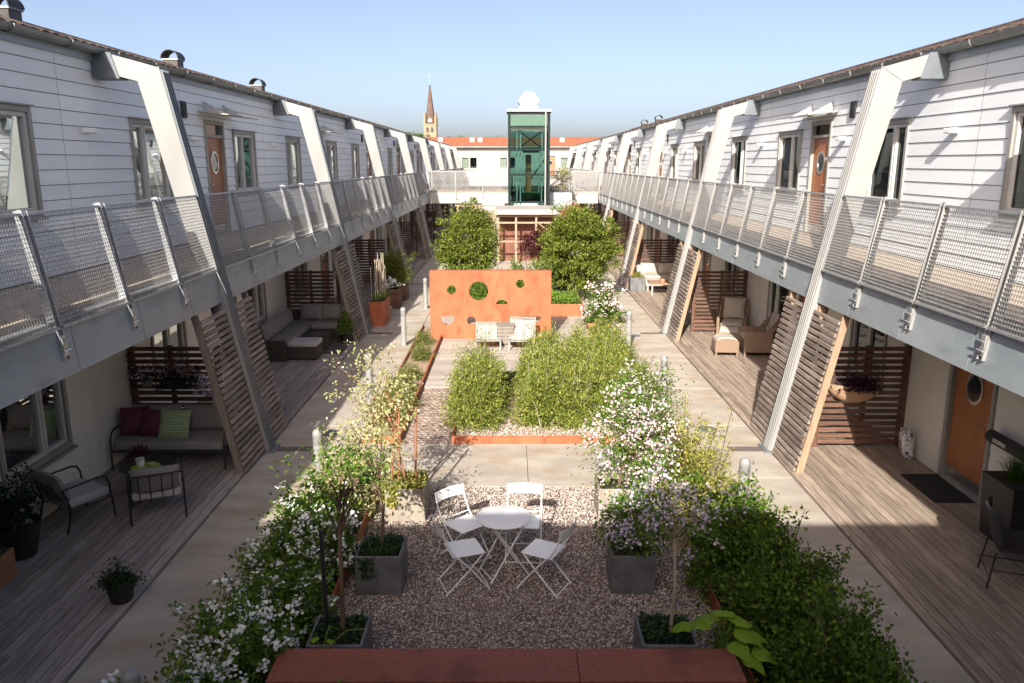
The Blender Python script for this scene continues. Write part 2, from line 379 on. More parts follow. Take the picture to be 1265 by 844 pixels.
def twig_bush(seed, rx, ry, h, ntw, per, L, W, base=0.15, spread=0.05, start=0.3, outer=0.85, z0=0.0, hang=0.0, jag=0.18, centre=None):
    """curved twigs rising from the base to an uneven dome; returns branch MB, leaf arrays, tips"""
    rng = np.random.default_rng(seed)
    th = rng.uniform(0, 2 * PI, ntw); ph = np.arccos(rng.uniform(0.0, 1, ntw))
    rad = outer * rng.uniform(0.55, 1, ntw) ** 0.5 * (1 + rng.normal(0, jag, ntw)).clip(.5, 1.45)
    # lumps in the outline
    lump = 1 + 0.16 * np.sin(th * 3 + seed) * np.sin(ph * 4 + seed * 2)
    E = np.stack([np.cos(th) * np.sin(ph) * rx, np.sin(th) * np.sin(ph) * ry, np.cos(ph) * (h - z0)], 1) * (rad * lump)[:, None]
    E[:, 2] = E[:, 2] + z0
    E[:, 2] = np.maximum(E[:, 2], z0 + 0.05 * h)
    B = np.stack([rng.normal(0, rx * base, ntw), rng.normal(0, ry * base, ntw), np.full(ntw, z0 * .97)], 1)
    Mid = (B + E) / 2 + np.stack([np.zeros(ntw), np.zeros(ntw), np.full(ntw, 0.12 * (h - z0))], 1) + rng.normal(0, .04 * h, (ntw, 3))
    t = start + (1 - start) * rng.uniform(0, 1, (ntw, per)) ** 0.75
    t = t[:, :, None]
    Pt = (1 - t) ** 2 * B[:, None] + 2 * t * (1 - t) * Mid[:, None] + t ** 2 * E[:, None]
    Dt = 2 * (1 - t) * (Mid - B)[:, None] + 2 * t * (E - Mid)[:, None]
    P = Pt.reshape(-1, 3) + rng.normal(0, spread, (ntw * per, 3))
    D = unit(Dt.reshape(-1, 3)) + rng.normal(0, 0.75, P.shape); D[:, 2] -= hang
    N = rng.normal(0, .5, P.shape) + np.array([0, 0, 1.0])
    P[:, 2] = np.maximum(P[:, 2], 0.02)
    Ls = L * rng.uniform(.65, 1.25, len(P)); Ws = W * rng.uniform(.7, 1.2, len(P))
    V, F = leaf_arrays(P, D, N, Ls, Ws)
    mb = MB()
    for i in range(0, ntw, 2):
        pts = [tuple(B[i]), tuple((B[i] + 2 * Mid[i] + E[i]) / 4), tuple(E[i])]
        mb.tube(pts, [.008 + .004 * h, .006, .003], 4, cap=False)
    return mb, (V, F), E, rng

def crown(seed, c, r, nclump, per, L, W, sig=0.12, shell=0.55, flat=0.0, hang=0.2):
    """leaf clumps spread through an ellipsoid, uneven outline"""
    rng = np.random.default_rng(seed); c = np.array(c); r = np.array(r)
    d = unit(rng.normal(size=(nclump, 3))); rad = rng.uniform(shell, 1.0, nclump) * (1 + rng.normal(0, .10, nclump))
    Cc = d * rad[:, None] * r + c
    s = sig * rng.uniform(.5, 1.5, (nclump, 1, 1))
    P = (Cc[:, None] + rng.normal(size=(nclump, per, 3)) * s * np.array([1, 1, .7])).reshape(-1, 3)
    D = unit(P - c) + rng.normal(0, .7, P.shape); D[:, 2] -= hang
    N = rng.normal(0, .6, P.shape) + np.array([0, 0, 1.0])
    V, F = leaf_arrays(P, D, N, L * rng.uniform(.65, 1.25, len(P)), W * rng.uniform(.7, 1.2, len(P)))
    return Cc, (V, F), rng

def limbs(mb, base, Cc, trunk_top, r0, rng, n=14):
    base = Vector(base); tt = Vector(trunk_top)
    mb.tube([base, base.lerp(tt, .5) + Vector((rng.normal(0, .02), rng.normal(0, .02), 0)), tt], [r0, r0 * .85, r0 * .7], 8)
    for i in range(n):
        e = Vector(Cc[rng.integers(len(Cc))]); st = base.lerp(tt, rng.uniform(.7, 1)); mid = st.lerp(e, .5) + Vector((rng.normal(0, .04), rng.normal(0, .04), .05))
        mb.tube([st, mid, e], [r0 * .45, r0 * .28, r0 * .1], 5, cap=False)
# ================================================================== GROUND
def sheet(name, x0, x1, y0, y1, z, mat, t=0.0):
    o = MB().box(x0, x1, y0, y1, z - max(t, 0.03), z).build(name, mat); return struct(o)

struct(MB().add([(-1500, -300, -.06), (1500, -300, -.06), (1500, 2500, -.06), (-1500, 2500, -.06)], [(0, 1, 2, 3)]).build('ground', m_town))
sheet('courtyard_paving', -2.69, 2.69, 12.62, 81, -0.004, m_conc, .04)

def slab_path(name, x0, x1, y0, y1, step, z=0.0):
    mb = MB(); y = y0
    while y < y1 - 0.01:
        ye = min(y + step, y1); mb.box(x0 + .004, x1 - .004, y + .007, ye - .007, z - .08, z); y = ye
    return struct(mb.build(name, m_conc, bevel=.004, seg=1))
slab_path('left_path', -4.16, -2.70, 1.5, 80, 2.42)
slab_path('right_path', 2.70, 4.09, 1.5, 80, 2.42)
mb = MB()
for x0, x1 in ((-2.70, -2.0), (-2.0, 0.12), (0.12, 2.0), (2.0, 2.70)):
    mb.box(x0 + .004, x1 - .004, 10.86, 12.62, -.08, .001)
struct(mb.build('cross_path', m_conc))
sheet('path_bedding', -6.35, 6.35, 1.0, 81, -0.045, m_soil, .02)

# gravel court: a bed and loose stones
m_grav = M('gravel_bed', (0.10, 0.075, 0.07), (0.24, 0.19, 0.175), scale=60, rough=1, bump=1, bscale=80, dist=.03)
sheet('gravel_bed', -2.0, 2.0, 4.0, 10.85, -0.012, m_grav)
m_peb = bpy.data.materials.new('gravel_stone'); m_peb.use_nodes = True
nt = m_peb.node_tree; ge = nn(nt, 'ShaderNodeNewGeometry'); cr = nn(nt, 'ShaderNodeValToRGB'); cr.color_ramp.interpolation = 'CONSTANT'
e = cr.color_ramp.elements; e[0].color = (0.26, 0.21, 0.18, 1); e[1].color = (0.40, 0.33, 0.29, 1); e[1].position = .25
for p, c in ((.45, (0.50, 0.42, 0.37)), (.62, (0.60, 0.53, 0.48)), (.74, (0.12, 0.105, 0.10)), (.82, (0.72, 0.67, 0.62)), (.94, (0.36, 0.24, 0.19))):
    x = e.new(p); x.color = (*c, 1)
nt.links.new(ge.outputs['Random Per Island'], cr.inputs[0]); nt.links.new(cr.outputs[0], nt.nodes['Principled BSDF'].inputs['Base Color'])
nt.nodes['Principled BSDF'].inputs['Roughness'].default_value = .8
bm = bmesh.new(); bmesh.ops.create_icosphere(bm, subdivisions=1, radius=1)
bm.free()
IV = np.array([(1, 0, 0), (0, 1, 0), (-1, 0, 0), (0, -1, 0), (.1, .1, 1), (0, 0, -1)], float); IF = np.array([(0, 1, 4), (1, 2, 4), (2, 3, 4), (3, 0, 4), (1, 0, 5), (2, 1, 5), (3, 2, 5), (0, 3, 5)])
def pebbles(name, n, x0, x1, y0, y1, r0, r1, seed, z=-.01):
    g = np.random.default_rng(seed)
    P = np.stack([g.uniform(x0, x1, n), g.uniform(y0, y1, n), z + g.uniform(0, .012, n)], 1)
    s = g.uniform(r0, r1, n)[:, None] * g.uniform(.6, 1.2, (n, 3)) * np.array([1, 1, .75])
    a = g.uniform(0, 2 * PI, n); ca, sa = np.cos(a), np.sin(a)
    V = IV[None] * s[:, None] * (1 + g.uniform(-.3, .3, (n, len(IV), 1)))
    V = np.stack([V[..., 0] * ca[:, None] - V[..., 1] * sa[:, None], V[..., 0] * sa[:, None] + V[..., 1] * ca[:, None], V[..., 2]], -1) + P[:, None]
    F = IF[None] + (np.arange(n) * len(IV))[:, None, None]
    o = put(name, np_mesh(name, V.reshape(-1, 3), F.reshape(-1, 3), m_peb))
    o['kind'] = 'stuff'; return o
o = pebbles('gravel', 62000, -1.97, 1.97, 5.9, 10.85, .008, .0155, 5)
tag(o, 'loose pinkish grey gravel around the folding table and square planters', 'gravel')

# weathered decks along both sides, boards running away from the camera
def deck(s, y0, y1, seed):
    g = random.Random(seed); mb = MB(); x = 4.175 if s < 0 else 4.10
    n = 0
    while x < 6.27:
        w = 0.118; xe = min(x + w, 6.29)
        y = y0 - g.uniform(0, 3)
        while y < y1:
            ye = min(y + g.choice((3.3, 3.9, 4.5)), y1)
            if ye - max(y, y0) > .05:
                dz = g.uniform(-.0015, .0015)
                mb.box(min(s * x, s * (xe - .010)), max(s * x, s * (xe - .010)), max(y, y0) + .002, ye - .002, -.03 + dz, .03 + dz)
            y = ye
        x = xe; n += 1
    return mb
for s in (-1, 1):
    o = deck(s, 1.0, 80.5, 3 + s).build('left_deck' if s < 0 else 'right_deck', m_deck if s < 0 else m_deckl)
    struct(o)
    struct(MB().box(min(s * 4.12, s * 6.3), max(s * 4.12, s * 6.3), 1, 80.5, -.05, -.036).build('deck_base', m_soil))

# cobbled strip
mb = MB(); g = random.Random(4)
yy = 12.64; r_ = 0
while yy < 16.0:
    xx = -1.96 + (0.05 if r_ % 2 else 0)
    while xx < -1.17:
        mb.box(xx + .008, min(xx + .1, -1.14) - .004, yy + .007, yy + .093, -.02, .012 + g.uniform(-.004, .004)); xx += .102
    yy += .1; r_ += 1
m_cob = M('cobble_stone', (0.17, 0.125, 0.105), (0.30, 0.24, 0.205), scale=10, rough=.9, island=.35, bump=.3)
struct(mb.build('cobbled_strip', m_cob, bevel=.012, seg=1))
sheet('cobble_joints', -2.0, -1.13, 12.63, 16.0, -.0, m_sand)
# pale timber boardwalk up to the rusted wall
mb = MB(); yy = 16.02
while yy < 20.65:
    mb.box(-1.95, 1.2, yy, yy + .115, -.02, .03); yy += .123
struct(mb.build('pale_boardwalk', m_deckp))
sheet('shrub_bed_mulch', -1.10, 1.98, 12.70, 17.3, .03, m_sand)
sheet('left_strip_bed', -2.62, -2.02, 12.70, 22.3, .03, m_sand)
sheet('right_strip_bed', 2.02, 2.66, 12.70, 22.3, .03, m_sand)
for s in (-1, 1):
    sheet('flower_bed_soil', min(s * 2.02, s * 2.68), max(s * 2.02, s * 2.68), 2.5, 10.84, .02, m_soil)

def edging(label, boxes, group='rusted steel bed edgings'):
    mb = MB()
    for b in boxes: mb.box(*b)
    return tag(mb.build('bed_edging', m_corten), label, 'edging', group)
edging('low rusted steel edging in front of the big bamboo clumps', [(-1.13, .42, 12.655, 12.685, -.02, .13), (.425, 1.99, 12.656, 12.686, -.02, .13), (-1.135, -1.11, 12.69, 15.95, -.02, .11)])
edging('rusted steel edging round the narrow left bed beside the boardwalk', [(-2.645, -2.625, 12.68, 22.3, -.02, .11), (-2.02, -1.99, 12.68, 22.3, -.02, .14), (-2.62, -2.02, 12.655, 12.675, -.02, .12)])
edging('rusted steel edging round the narrow right bed beside the bollards', [(2.665, 2.69, 12.68, 22.3, -.02, .11), (2.0, 2.03, 12.69, 22.3, -.02, .12), (2.03, 2.66, 22.3, 22.32, -.02, .12)])
edging('dark rusted steel edging between gravel and the white flowering shrubs', [(-2.02, -2.0, 4.0, 10.84, -.02, .16)])
edging('dark rusted steel edging between gravel and the dark green shrubs', [(2.0, 2.02, 4.0, 10.84, -.02, .16)])

# ================================================================== BUILDINGS
WX = 6.3
BAYS = [3.3 + 9.1 * k for k in range(9)]
Y_END = 81.0; FZ = 3.1

def free_ranges(z0, z1, blocks):
    out = [(z0, z1)]
    for b0, b1 in blocks:
        nxt = []
        for a0, a1 in out:
            if b1 <= a0 or b0 >= a1: nxt.append((a0, a1)); continue
            if b0 > a0: nxt.append((a0, b0))
            if b1 < a1: nxt.append((b1, a1))
        out = nxt
    return out

gap = .010
def cladding(mb, P, y0, y1, z0, z1, opens, bh, lip=.017, seams=(), back=None):
    ys = sorted(set([y0, y1] + [v for o in opens for v in o[:2] if y0 < v < y1] + [v for v in seams if y0 < v < y1]))
    for ya, yb in zip(ys[:-1], ys[1:]):
        ym = (ya + yb) / 2
        fr = free_ranges(z0, z1, [(o[2], o[3]) for o in opens if o[0] < ym < o[1]])
        a = ya + (.004 if ya in seams else 0); b = yb - (.004 if yb in seams else 0)
        for f0, f1 in fr:
            (back or mb).add([P(a, f0, -.004), P(b, f0, -.004), P(b, f1, -.004), P(a, f1, -.004)], [(0, 1, 2, 3)])
            k = 0
            while z0 + k * bh < z1:
                p0 = z0 + k * bh; p1 = p0 + bh; k += 1
                q0 = max(p0 + (gap if back else 0), f0); q1 = min(p1, f1)
                if q1 - q0 < .01: continue
                n0 = lip - (q0 - p0) / bh * (lip - .004); n1 = lip - (q1 - p0) / bh * (lip - .004)
                mb.add([P(a, q0, n0), P(b, q0, n0), P(b, q1, n1), P(a, q1, n1), P(a, q0, 0), P(b, q0, 0)], [(0, 1, 2, 3), (4, 5, 1, 0)])

def nbox(mb, P, y0, y1, z0, z1, n0, n1):
    mb.hexa([P(y0, z0, n0), P(y1, z0, n0), P(y1, z0, n1), P(y0, z0, n1), P(y0, z1, n0), P(y1, z1, n0), P(y1, z1, n1), P(y0, z1, n1)])

def frame4(mb, P, y0, y1, z0, z1, w, n0, n1):
    nbox(mb, P, y0, y0 + w, z0, z1, n0, n1); nbox(mb, P, y1 - w, y1, z0, z1, n0, n1)
    nbox(mb, P, y0 + w, y1 - w, z0, z0 + w, n0, n1); nbox(mb, P, y0 + w, y1 - w, z1 - w, z1, n0, n1)

def window(P, par, y0, y1, z0, z1, split=.38, curtain='sheer', seed=0):
    g = random.Random(seed)
    mb = MB(); frame4(mb, P, y0 - .02, y1 + .02, z0 - .02, z1 + .02, .075, -.10, .038)
    w = mb.build('window', m_trim, par, world=True, bevel=.004, seg=1)
    mb = MB(); nbox(mb, P, y0 - .05, y1 + .05, z0 - .06, z0 - .025, -.02, .085); mb.build('sill', m_trim, w, world=True)
    mb = MB(); nbox(mb, P, y0 - .04, y1 + .04, z1 + .022, z1 + .04, 0, .075); mb.build('drip_cap', m_trim, w, world=True)
    ym = y0 + (y1 - y0) * split
    mb = MB()
    a0, a1, c0, c1 = y0 + .057, y1 - .057, z0 + .057, z1 - .057
    frame4(mb, P, a0, ym - .012, c0, c1, .055, -.08, .008); frame4(mb, P, ym + .012, a1, c0, c1, .055, -.08, .008)
    nbox(mb, P, ym - .012, ym + .012, c0, c1, -.07, .018)
    mb.build('sash', m_sash, w, world=True, bevel=.004, seg=1)
    for q0, q1 in ((a0 + .055, ym - .067), (ym + .067, a1 - .055)):
        mb = MB(); nbox(mb, P, q0, q1, c0 + .055, c1 - .055, -.045, -.038); mb.build('pane', m_glass, w, world=True)
    # room behind: back wall, sides
    mb = MB(); D = -1.3
    A = [P(y0 - .5, z0 - .5, D), P(y1 + .5, z0 - .5, D), P(y1 + .5, z1 + .2, D), P(y0 - .5, z1 + .2, D),
         P(y0, z0, -.09), P(y1, z0, -.09), P(y1, z1, -.09), P(y0, z1, -.09)]
    mb.add(A, [(0, 1, 2, 3), (0, 1, 5, 4), (1, 2, 6, 5), (2, 3, 7, 6), (3, 0, 4, 7)])
    mb.build('room', m_dark, w, world=True)
    # curtains: wavy sheets at one or both sides
    wd = y1 - y0
    spans = {'both': ((0.04, .30), (.74, .97)), 'sheer': ((0.05, .42),), 'right': ((.62, .96),), 'full': ((.05, .95),), 'none': (), 'teal': ((.45, .95),)}[curtain]
    mb = MB()
    for t0, t1 in spans:
        k = 26; V = []
        for i in range(k + 1):
            t = t0 + (t1 - t0) * i / k; yy = y0 + wd * t; nnn = -.20 + .022 * math.sin(i * 1.55) + .012 * math.sin(i * .7)
            V += [P(yy, z0 + .02, nnn), P(yy + .03 * (1 - i / k), z1 - .02, nnn)]
        mb.add(V, [(2 * i, 2 * i + 2, 2 * i + 3, 2 * i + 1) for i in range(k)])
    if spans: mb.build('curtain', m_curtg if curtain == 'teal' else m_curt, w, world=True, smooth=True)
    return w

def door(P, par, y0, y1, z0, z1, transom, canopy, s=1):
    mb = MB(); F = .06
    nbox(mb, P, y0 - .02, y0 + F, z0, z1 + .02, -.12, .036); nbox(mb, P, y1 - F, y1 + .02, z0, z1 + .02, -.12, .036)
    nbox(mb, P, y0 + F, y1 - F, z1 - F, z1 + .02, -.12, .036)
    nbox(mb, P, y0 + F, y1 - F, z0, z0 + .03, -.12, .05)
    if transom: nbox(mb, P, y0 + F, y1 - F, z0 + 2.0, z0 + 2.06, -.11, .02)
    d = mb.build('door_frame', m_trim, par, world=True, bevel=.004, seg=1)
    top = z0 + 2.0 if transom else z1 - F
    mb = MB(); nbox(mb, P, y0 + F + .003, y1 - F - .003, z0 + .035, top - .003, -.085, -.03)
    leaf = mb.build('door', m_door, d, world=True, bevel=.003, seg=1)
    mb = MB(); nbox(mb, P, y0 + F + .02, y1 - F - .02, z0 + .04, z0 + .22, -.028, -.022)
    mb.build('kick_plate', m_steel, d, world=True)
    # porthole: steel ring and glass
    yc = (y0 + y1) / 2; zc = z0 + 1.50; r0, r1 = .17, .21
    mb = MB(); V = []; n = 28
    for k in range(n):
        t = 2 * PI * k / n; c_, s_ = math.cos(t), math.sin(t) * 1.12
        V += [P(yc + r0 * c_, zc + r0 * s_, -.028), P(yc + r0 * c_, zc + r0 * s_, -.010), P(yc + r1 * c_, zc + r1 * s_, -.012), P(yc + r1 * c_, zc + r1 * s_, -.032)]
    Fc = []
    for k in range(n):
        a = 4 * k; b = 4 * ((k + 1) % n)
        Fc += [(a, b, b + 1, a + 1), (a + 1, b + 1, b + 2, a + 2), (a + 2, b + 2, b + 3, a + 3)]
    mb.add(V, Fc); mb.build('porthole_ring', m_steel, d, world=True, smooth='auto')
    mb = MB(); V = [P(yc + r0 * math.cos(2 * PI * k / n), zc + r0 * 1.12 * math.sin(2 * PI * k / n), -.024) for k in range(n)]
    mb.add(V, [tuple(range(n))]); mb.build('porthole', m_portglass, d, world=True)
    mb = MB(); hy = y0 + F + .09
    nbox(mb, P, hy - .02, hy + .02, z0 + .95, z0 + 1.12, -.03, -.022)
    mb.tube([P(hy, z0 + 1.05, -.025), P(hy, z0 + 1.05, .025), P(hy + .12, z0 + 1.05, .028)], .010, 8)
    mb.build('handle', m_steel, d, world=True)
    if transom:
        mb = MB(); nbox(mb, P, y0 + F, y1 - F, z0 + 2.06, z1 - F, -.05, -.045); mb.build('transom_pane', m_glass, d, world=True)
        mb = MB(); nbox(mb, P, y0 + F - .02, y1 - F + .02, z0 + 2.0, z1 - .02, -.5, -.48); mb.build('room', m_dark, d, world=True)
    if canopy:
        mb = MB(); a0, a1 = y0 - .30, y1 + .55; zc = z1 + .16
        mb.hexa([P(a0, zc, .03), P(a1, zc, .03), P(a1, zc - .07, .62), P(a0, zc - .07, .62), P(a0, zc + .02, .03), P(a1, zc + .02, .03), P(a1, zc - .05, .62), P(a0, zc - .05, .62)])
        cn = mb.build('door_canopy', m_whitep, d, world=True)
        for yb in (y0 - .02, y1 + .05):
            mb = MB().add([P(yb, zc + .03, .03), P(yb, zc - .04, .5), P(yb, zc + .22, .03), P(yb + .012, zc + .03, .03), P(yb + .012, zc - .04, .5), P(yb + .012, zc + .22, .03)],
                   [(0, 1, 2), (5, 4, 3), (0, 3, 4, 1), (1, 4, 5, 2), (2, 5, 3, 0)])
            mb.build('bracket', m_steelg, cn, world=True)
    return d
m_portglass = M('porthole_glass', (.03, .035, .035), rough=.04, spec=.9)

# wavy tiled roof sheet
def tile_roof(P, y0, y1, n0, z0, n1, z1, step=.05, per=.235):
    ny = int((y1 - y0) / step); nr = 14; V = []; g = random.Random(9)
    for i in range(ny + 1):
        y = y0 + (y1 - y0) * i / ny; wv = .028 * abs(math.sin(PI * y / per)) ** .7; j = g.uniform(-.006, .006)
        for r in range(nr):
            t = r / (nr - 1); stepz = .02 * (r % 2)
            V.append(P(y, z0 + (z1 - z0) * t + wv + stepz + j, n0 + (n1 - n0) * t))
    mb = MB(); F = []
    for i in range(ny):
        for r in range(nr - 1):
            a = i * nr + r; F.append((a, a + 1, a + nr + 1, a + nr))
    mb.add(V, F)
    # eave drop edge
    o = len(mb.v); E = []
    for i in range(ny + 1):
        v = V[i * nr]; E.append((v[0], v[1], v[2] - .07))
    mb.v += E
    for i in range(ny): mb.f.append((i * nr, (i + 1) * nr, o + i + 1, o + i))
    return mb

def chimney(par, cx, cy, zb, s, h=.24, w=.50):
    mb = MB().box(cx - w / 2, cx + w / 2, cy - w / 2, cy + w / 2, zb - .6, zb + h)
    ch = mb.build('chimney', m_chim, par, world=True, bevel=.01, seg=1)
    mb = MB().box(cx - w / 2 - .03, cx + w / 2 + .03, cy - w / 2 - .03, cy + w / 2 + .03, zb + h, zb + h + .05)
    mb.build('flashing', m_gutter, ch, world=True)
    n = 14; V = []; rr = w / 2 + .05
    for k in range(n + 1):
        t = PI * k / n
        for q, yy in ((rr, -1), (rr, 1), (rr - .025, -1), (rr - .025, 1)):
            V.append((cx - q * math.cos(t), cy + yy * (w / 2 + .06), zb + h + .05 + q * math.sin(t) * .95))
    F = []
    for k in range(n):
        a = 4 * k; b = a + 4
        F += [(a, b, b + 1, a + 1), (a + 2, a + 3, b + 3, b + 2), (a, a + 2, b + 2, b), (a + 1, b + 1, b + 3, a + 3)]
    MB().add(V, F).build('cowl', m_blackp, ch, world=True, smooth='auto')
m_chim = M('dark_chimney_metal', (.022, .018, .02), (.04, .032, .035), scale=4, rough=.5, bump=.1)

def terrace(s):
    P = lambda y, z, n: (s * (WX - n), y, z)
    side = SN[s]
    root = thing('terrace_building', f'long white boarded two storey terrace along the {side} side of the courtyard', 'building', (s * WX, 12.4, 0), 0, 'white terraces round the courtyard')
    up, lo = [], []
    wins = []; doors = []
    for k, f in enumerate(BAYS):
        if f > 78: break
        up += [(f + .9, f + 2.3, 3.9, 5.28), (f + 4.1, f + 5.15, FZ, 5.42), (f + 5.75, f + 7.25, 3.92, 5.28)]
        if f + 9.1 > Y_END + 3: up = [u for u in up if u[1] < Y_END - .3]
        wins += [up[-3] + (.34, 'B', k), up[-1] + (.42, 'C', k)] if len(up) >= 3 else []
        doors.append((f + 4.1, f + 5.15, FZ, 5.42, True))
        lo += [(f + .9, f + 2.3, .78, 2.2), (f + 4.1, f + 5.15, .03, 2.16)]
        wins.append((f + .9, f + 2.3, .78, 2.2, .5, 'b', k)); doors.append((f + 4.1, f + 5.15, .03, 2.16, False))
        if s > 0 and k == 0:
            lo.append((10.12, 11.22, .03, 2.16)); doors.append((10.12, 11.22, .03, 2.16, False))
        else:
            lo.append((f + 5.75, f + 7.25, .76, 2.2)); wins.append((f + 5.75, f + 7.25, .76, 2.2, .62, 'c', k))
    seams = [f - 1.1 for f in BAYS] + [f + 3.0 for f in BAYS]
    mb = MB(); bk = MB(); cladding(mb, P, -1.2, Y_END, FZ + .0, 6.06, up, .2, lip=.017, seams=seams, back=bk); w_ = mb.build('upper_wall', m_clad, root, world=True); bk.build('shadow_backing', m_gapshade, w_, world=True)
    mb = MB(); cladding(mb, P, -1.2, Y_END, .02, 2.62, lo, .2, lip=.014, seams=seams); mb.build('lower_wall', m_cream, root, world=True)
    for i, (y0, y1, z0, z1, sp, col, k) in enumerate(wins):
        cur = {'B': ['full', 'both', 'sheer', 'full'][k % 4], 'C': (['teal', 'both', 'right'][k % 3] if s < 0 else ['both', 'sheer', 'full'][k % 3]), 'b': 'sheer', 'c': 'none'}[col]
        window(P, root, y0, y1, z0, z1, sp, cur, i)
    for y0, y1, z0, z1, tr in doors:
        door(P, root, y0, y1, z0, z1, tr, tr, s)
    # solid body behind: back wall, ends, floor between, blocks the sun
    mb = MB(); X = lambda x: s * x
    def bx(x0, x1, y0, y1, z0, z1): mb.box(min(X(x0), X(x1)), max(X(x0), X(x1)), y0, y1, z0, z1)
    bx(16.6, 16.8, -1.2, Y_END, 0, 6.3); bx(7.9, 16.6, Y_END - .2, Y_END, 0, 6.2); bx(7.9, 16.6, -1.2, -1.0, 0, 6.2)
    bx(6.42, 16.6, -1.0, Y_END - .2, 2.66, 2.9); bx(6.32, 16.6, -1.0, Y_END - .2, 6.08, 6.14)
    mb.build('outer_wall', m_cream, root, world=True)
    rf = tile_roof(P, -1.6, Y_END + .2, .16, 6.24, -5.3, 7.72).build('roof', m_tile, root, world=True)
    tile_roof(P, -1.6, Y_END + .2, -10.9, 6.2, -5.3, 7.72, step=.24).build('back_roof_slope', m_tile, root, world=True)
    mb = MB(); mb.tube([P(-1.5, 7.74, -5.3), P(Y_END, 7.74, -5.3)], .1, 8); mb.build('ridge', m_tile, root, world=True)
    for cy in ((19.2, 28.4, 37.6) if s < 0 else (66.0, 73.0)):
        chimney(root, s * 11.6, cy, 7.72, s)
    # eaves board and half round gutter with joints
    mb = MB(); nbox(mb, P, -1.2, Y_END, 6.05, 6.20, -.004, .055); mb.build('eaves_board', m_steelb, root, world=True)
    mb = MB(); V = []; n = 9
    for yy in (-1.3, Y_END):
        for k in range(n):
            t = PI + PI * k / (n - 1); V.append(P(yy, 6.225 + .085 * math.sin(t), .145 + .085 * math.cos(t)))
        for k in range(n):
            t = 2 * PI - PI * k / (n - 1); V.append(P(yy, 6.225 + .078 * math.sin(t), .145 + .078 * math.cos(t)))
    m2 = 2 * n
    mb.add(V, [(k, k + m2, (k + 1) % m2 + m2, (k + 1) % m2) for k in range(m2)])
    gt = mb.build('gutter', m_gutter, root, world=True, smooth='auto')
    mb = MB(); y = 1.0
    while y < Y_END:
        pts = [P(y, 6.225 + .092 * math.sin(PI + PI * k / 8), .145 + .092 * math.cos(PI + PI * k / 8)) for k in range(9)]
        for a, b in zip(pts[:-1], pts[1:]): mb.bar(a, b, .03, .006, up=(0, 1, 0))
        y += 1.3
    mb.build('gutter_joint', m_gutter, gt, world=True)
    # grilles
    for f in BAYS[:-1]:
        mb = MB(); nbox(mb, P, f + 3.0, f + 3.22, 5.42, 5.72, .02, .045)
        for i in range(7): nbox(mb, P, f + 3.02, f + 3.20, 5.45 + i * .036, 5.462 + i * .036, .045, .062)
        mb.build('vent_grille', m_blackp, root, world=True)
    return root
terr = {s: terrace(s) for s in (-1, 1)}

# ------------------------------------------------------------------ walkway galleries
def railx(z): return 4.69 + .2054 * (z - 2.98)
def rail_meshes(s):
    L = 1.44
    pm = MB(); z0, z1 = 2.99, 4.10
    def Q(y, z, d=0): return (s * (railx(z) - d), y, z)
    nz = 25
    for i in range(nz + 1):
        z = z0 + (z1 - z0) * i / nz
        h = .0026; dd = .016
        pm.hexa([Q(0, z - h, dd), Q(L, z - h, dd), Q(L, z - h), Q(0, z - h), Q(0, z + h, dd), Q(L, z + h, dd), Q(L, z + h), Q(0, z + h)])
    ny = 32
    for i in range(ny + 1):
        y = L * i / ny; w = .0024
        pm.hexa([Q(y - w, z0, .006), Q(y + w, z0, .006), Q(y + w, z0, .001), Q(y - w, z0, .001), Q(y - w, z1, .006), Q(y + w, z1, .006), Q(y + w, z1, .001), Q(y - w, z1, .001)])
    for z, h in ((z0 - .012, .012), (z1 + .008, .013)):
        pm.hexa([Q(-.01, z - h, .035), Q(L + .01, z - h, .035), Q(L + .01, z - h, -.006), Q(-.01, z - h, -.006), Q(-.01, z + h, .035), Q(L + .01, z + h, .035), Q(L + .01, z + h, -.006), Q(-.01, z + h, -.006)])
    po = MB()
    for dy in (-.050, .038):
        po.hexa([Q(dy, 2.64, -.010), Q(dy + .012, 2.64, -.010), Q(dy + .012, 2.64, -.092), Q(dy, 2.64, -.092),
                 Q(dy, 4.14, .045), Q(dy + .012, 4.14, .045), Q(dy + .012, 4.14, -.042), Q(dy, 4.14, -.042)])
    po.hexa([Q(-.03, 4.09, .03), Q(.03, 4.09, .03), Q(.03, 4.09, -.02), Q(-.03, 4.09, -.02), Q(-.03, 4.15, .03), Q(.03, 4.15, .03), Q(.03, 4.15, -.02), Q(-.03, 4.15, -.02)])
    # bracket with bolts on the fascia
    br = MB()
    br.hexa([(s * 4.70, -.037, 2.68), (s * 4.70, .037, 2.68), (s * 4.64, .037, 2.68), (s * 4.64, -.037, 2.68),
             (s * 4.72, -.037, 2.90), (s * 4.72, .037, 2.90), (s * 4.65, .037, 2.90), (s * 4.65, -.037, 2.90)])
    for z in (2.74, 2.84): br.tube([(s * 4.625, -.056, z), (s * 4.625, .056, z)], .009, 6)
    pl = pm.mesh('mesh_panel', m_mesh); pp = po.mesh('railing_post', m_steelw if s > 0 else m_steelg); pb = br.mesh('post_bracket', m_steelw if s > 0 else m_steelg)  # right side takes the cream paint to imitate sunlit posts
    return pl, pp, pb
RM = {s: rail_meshes(s) for s in (-1, 1)}
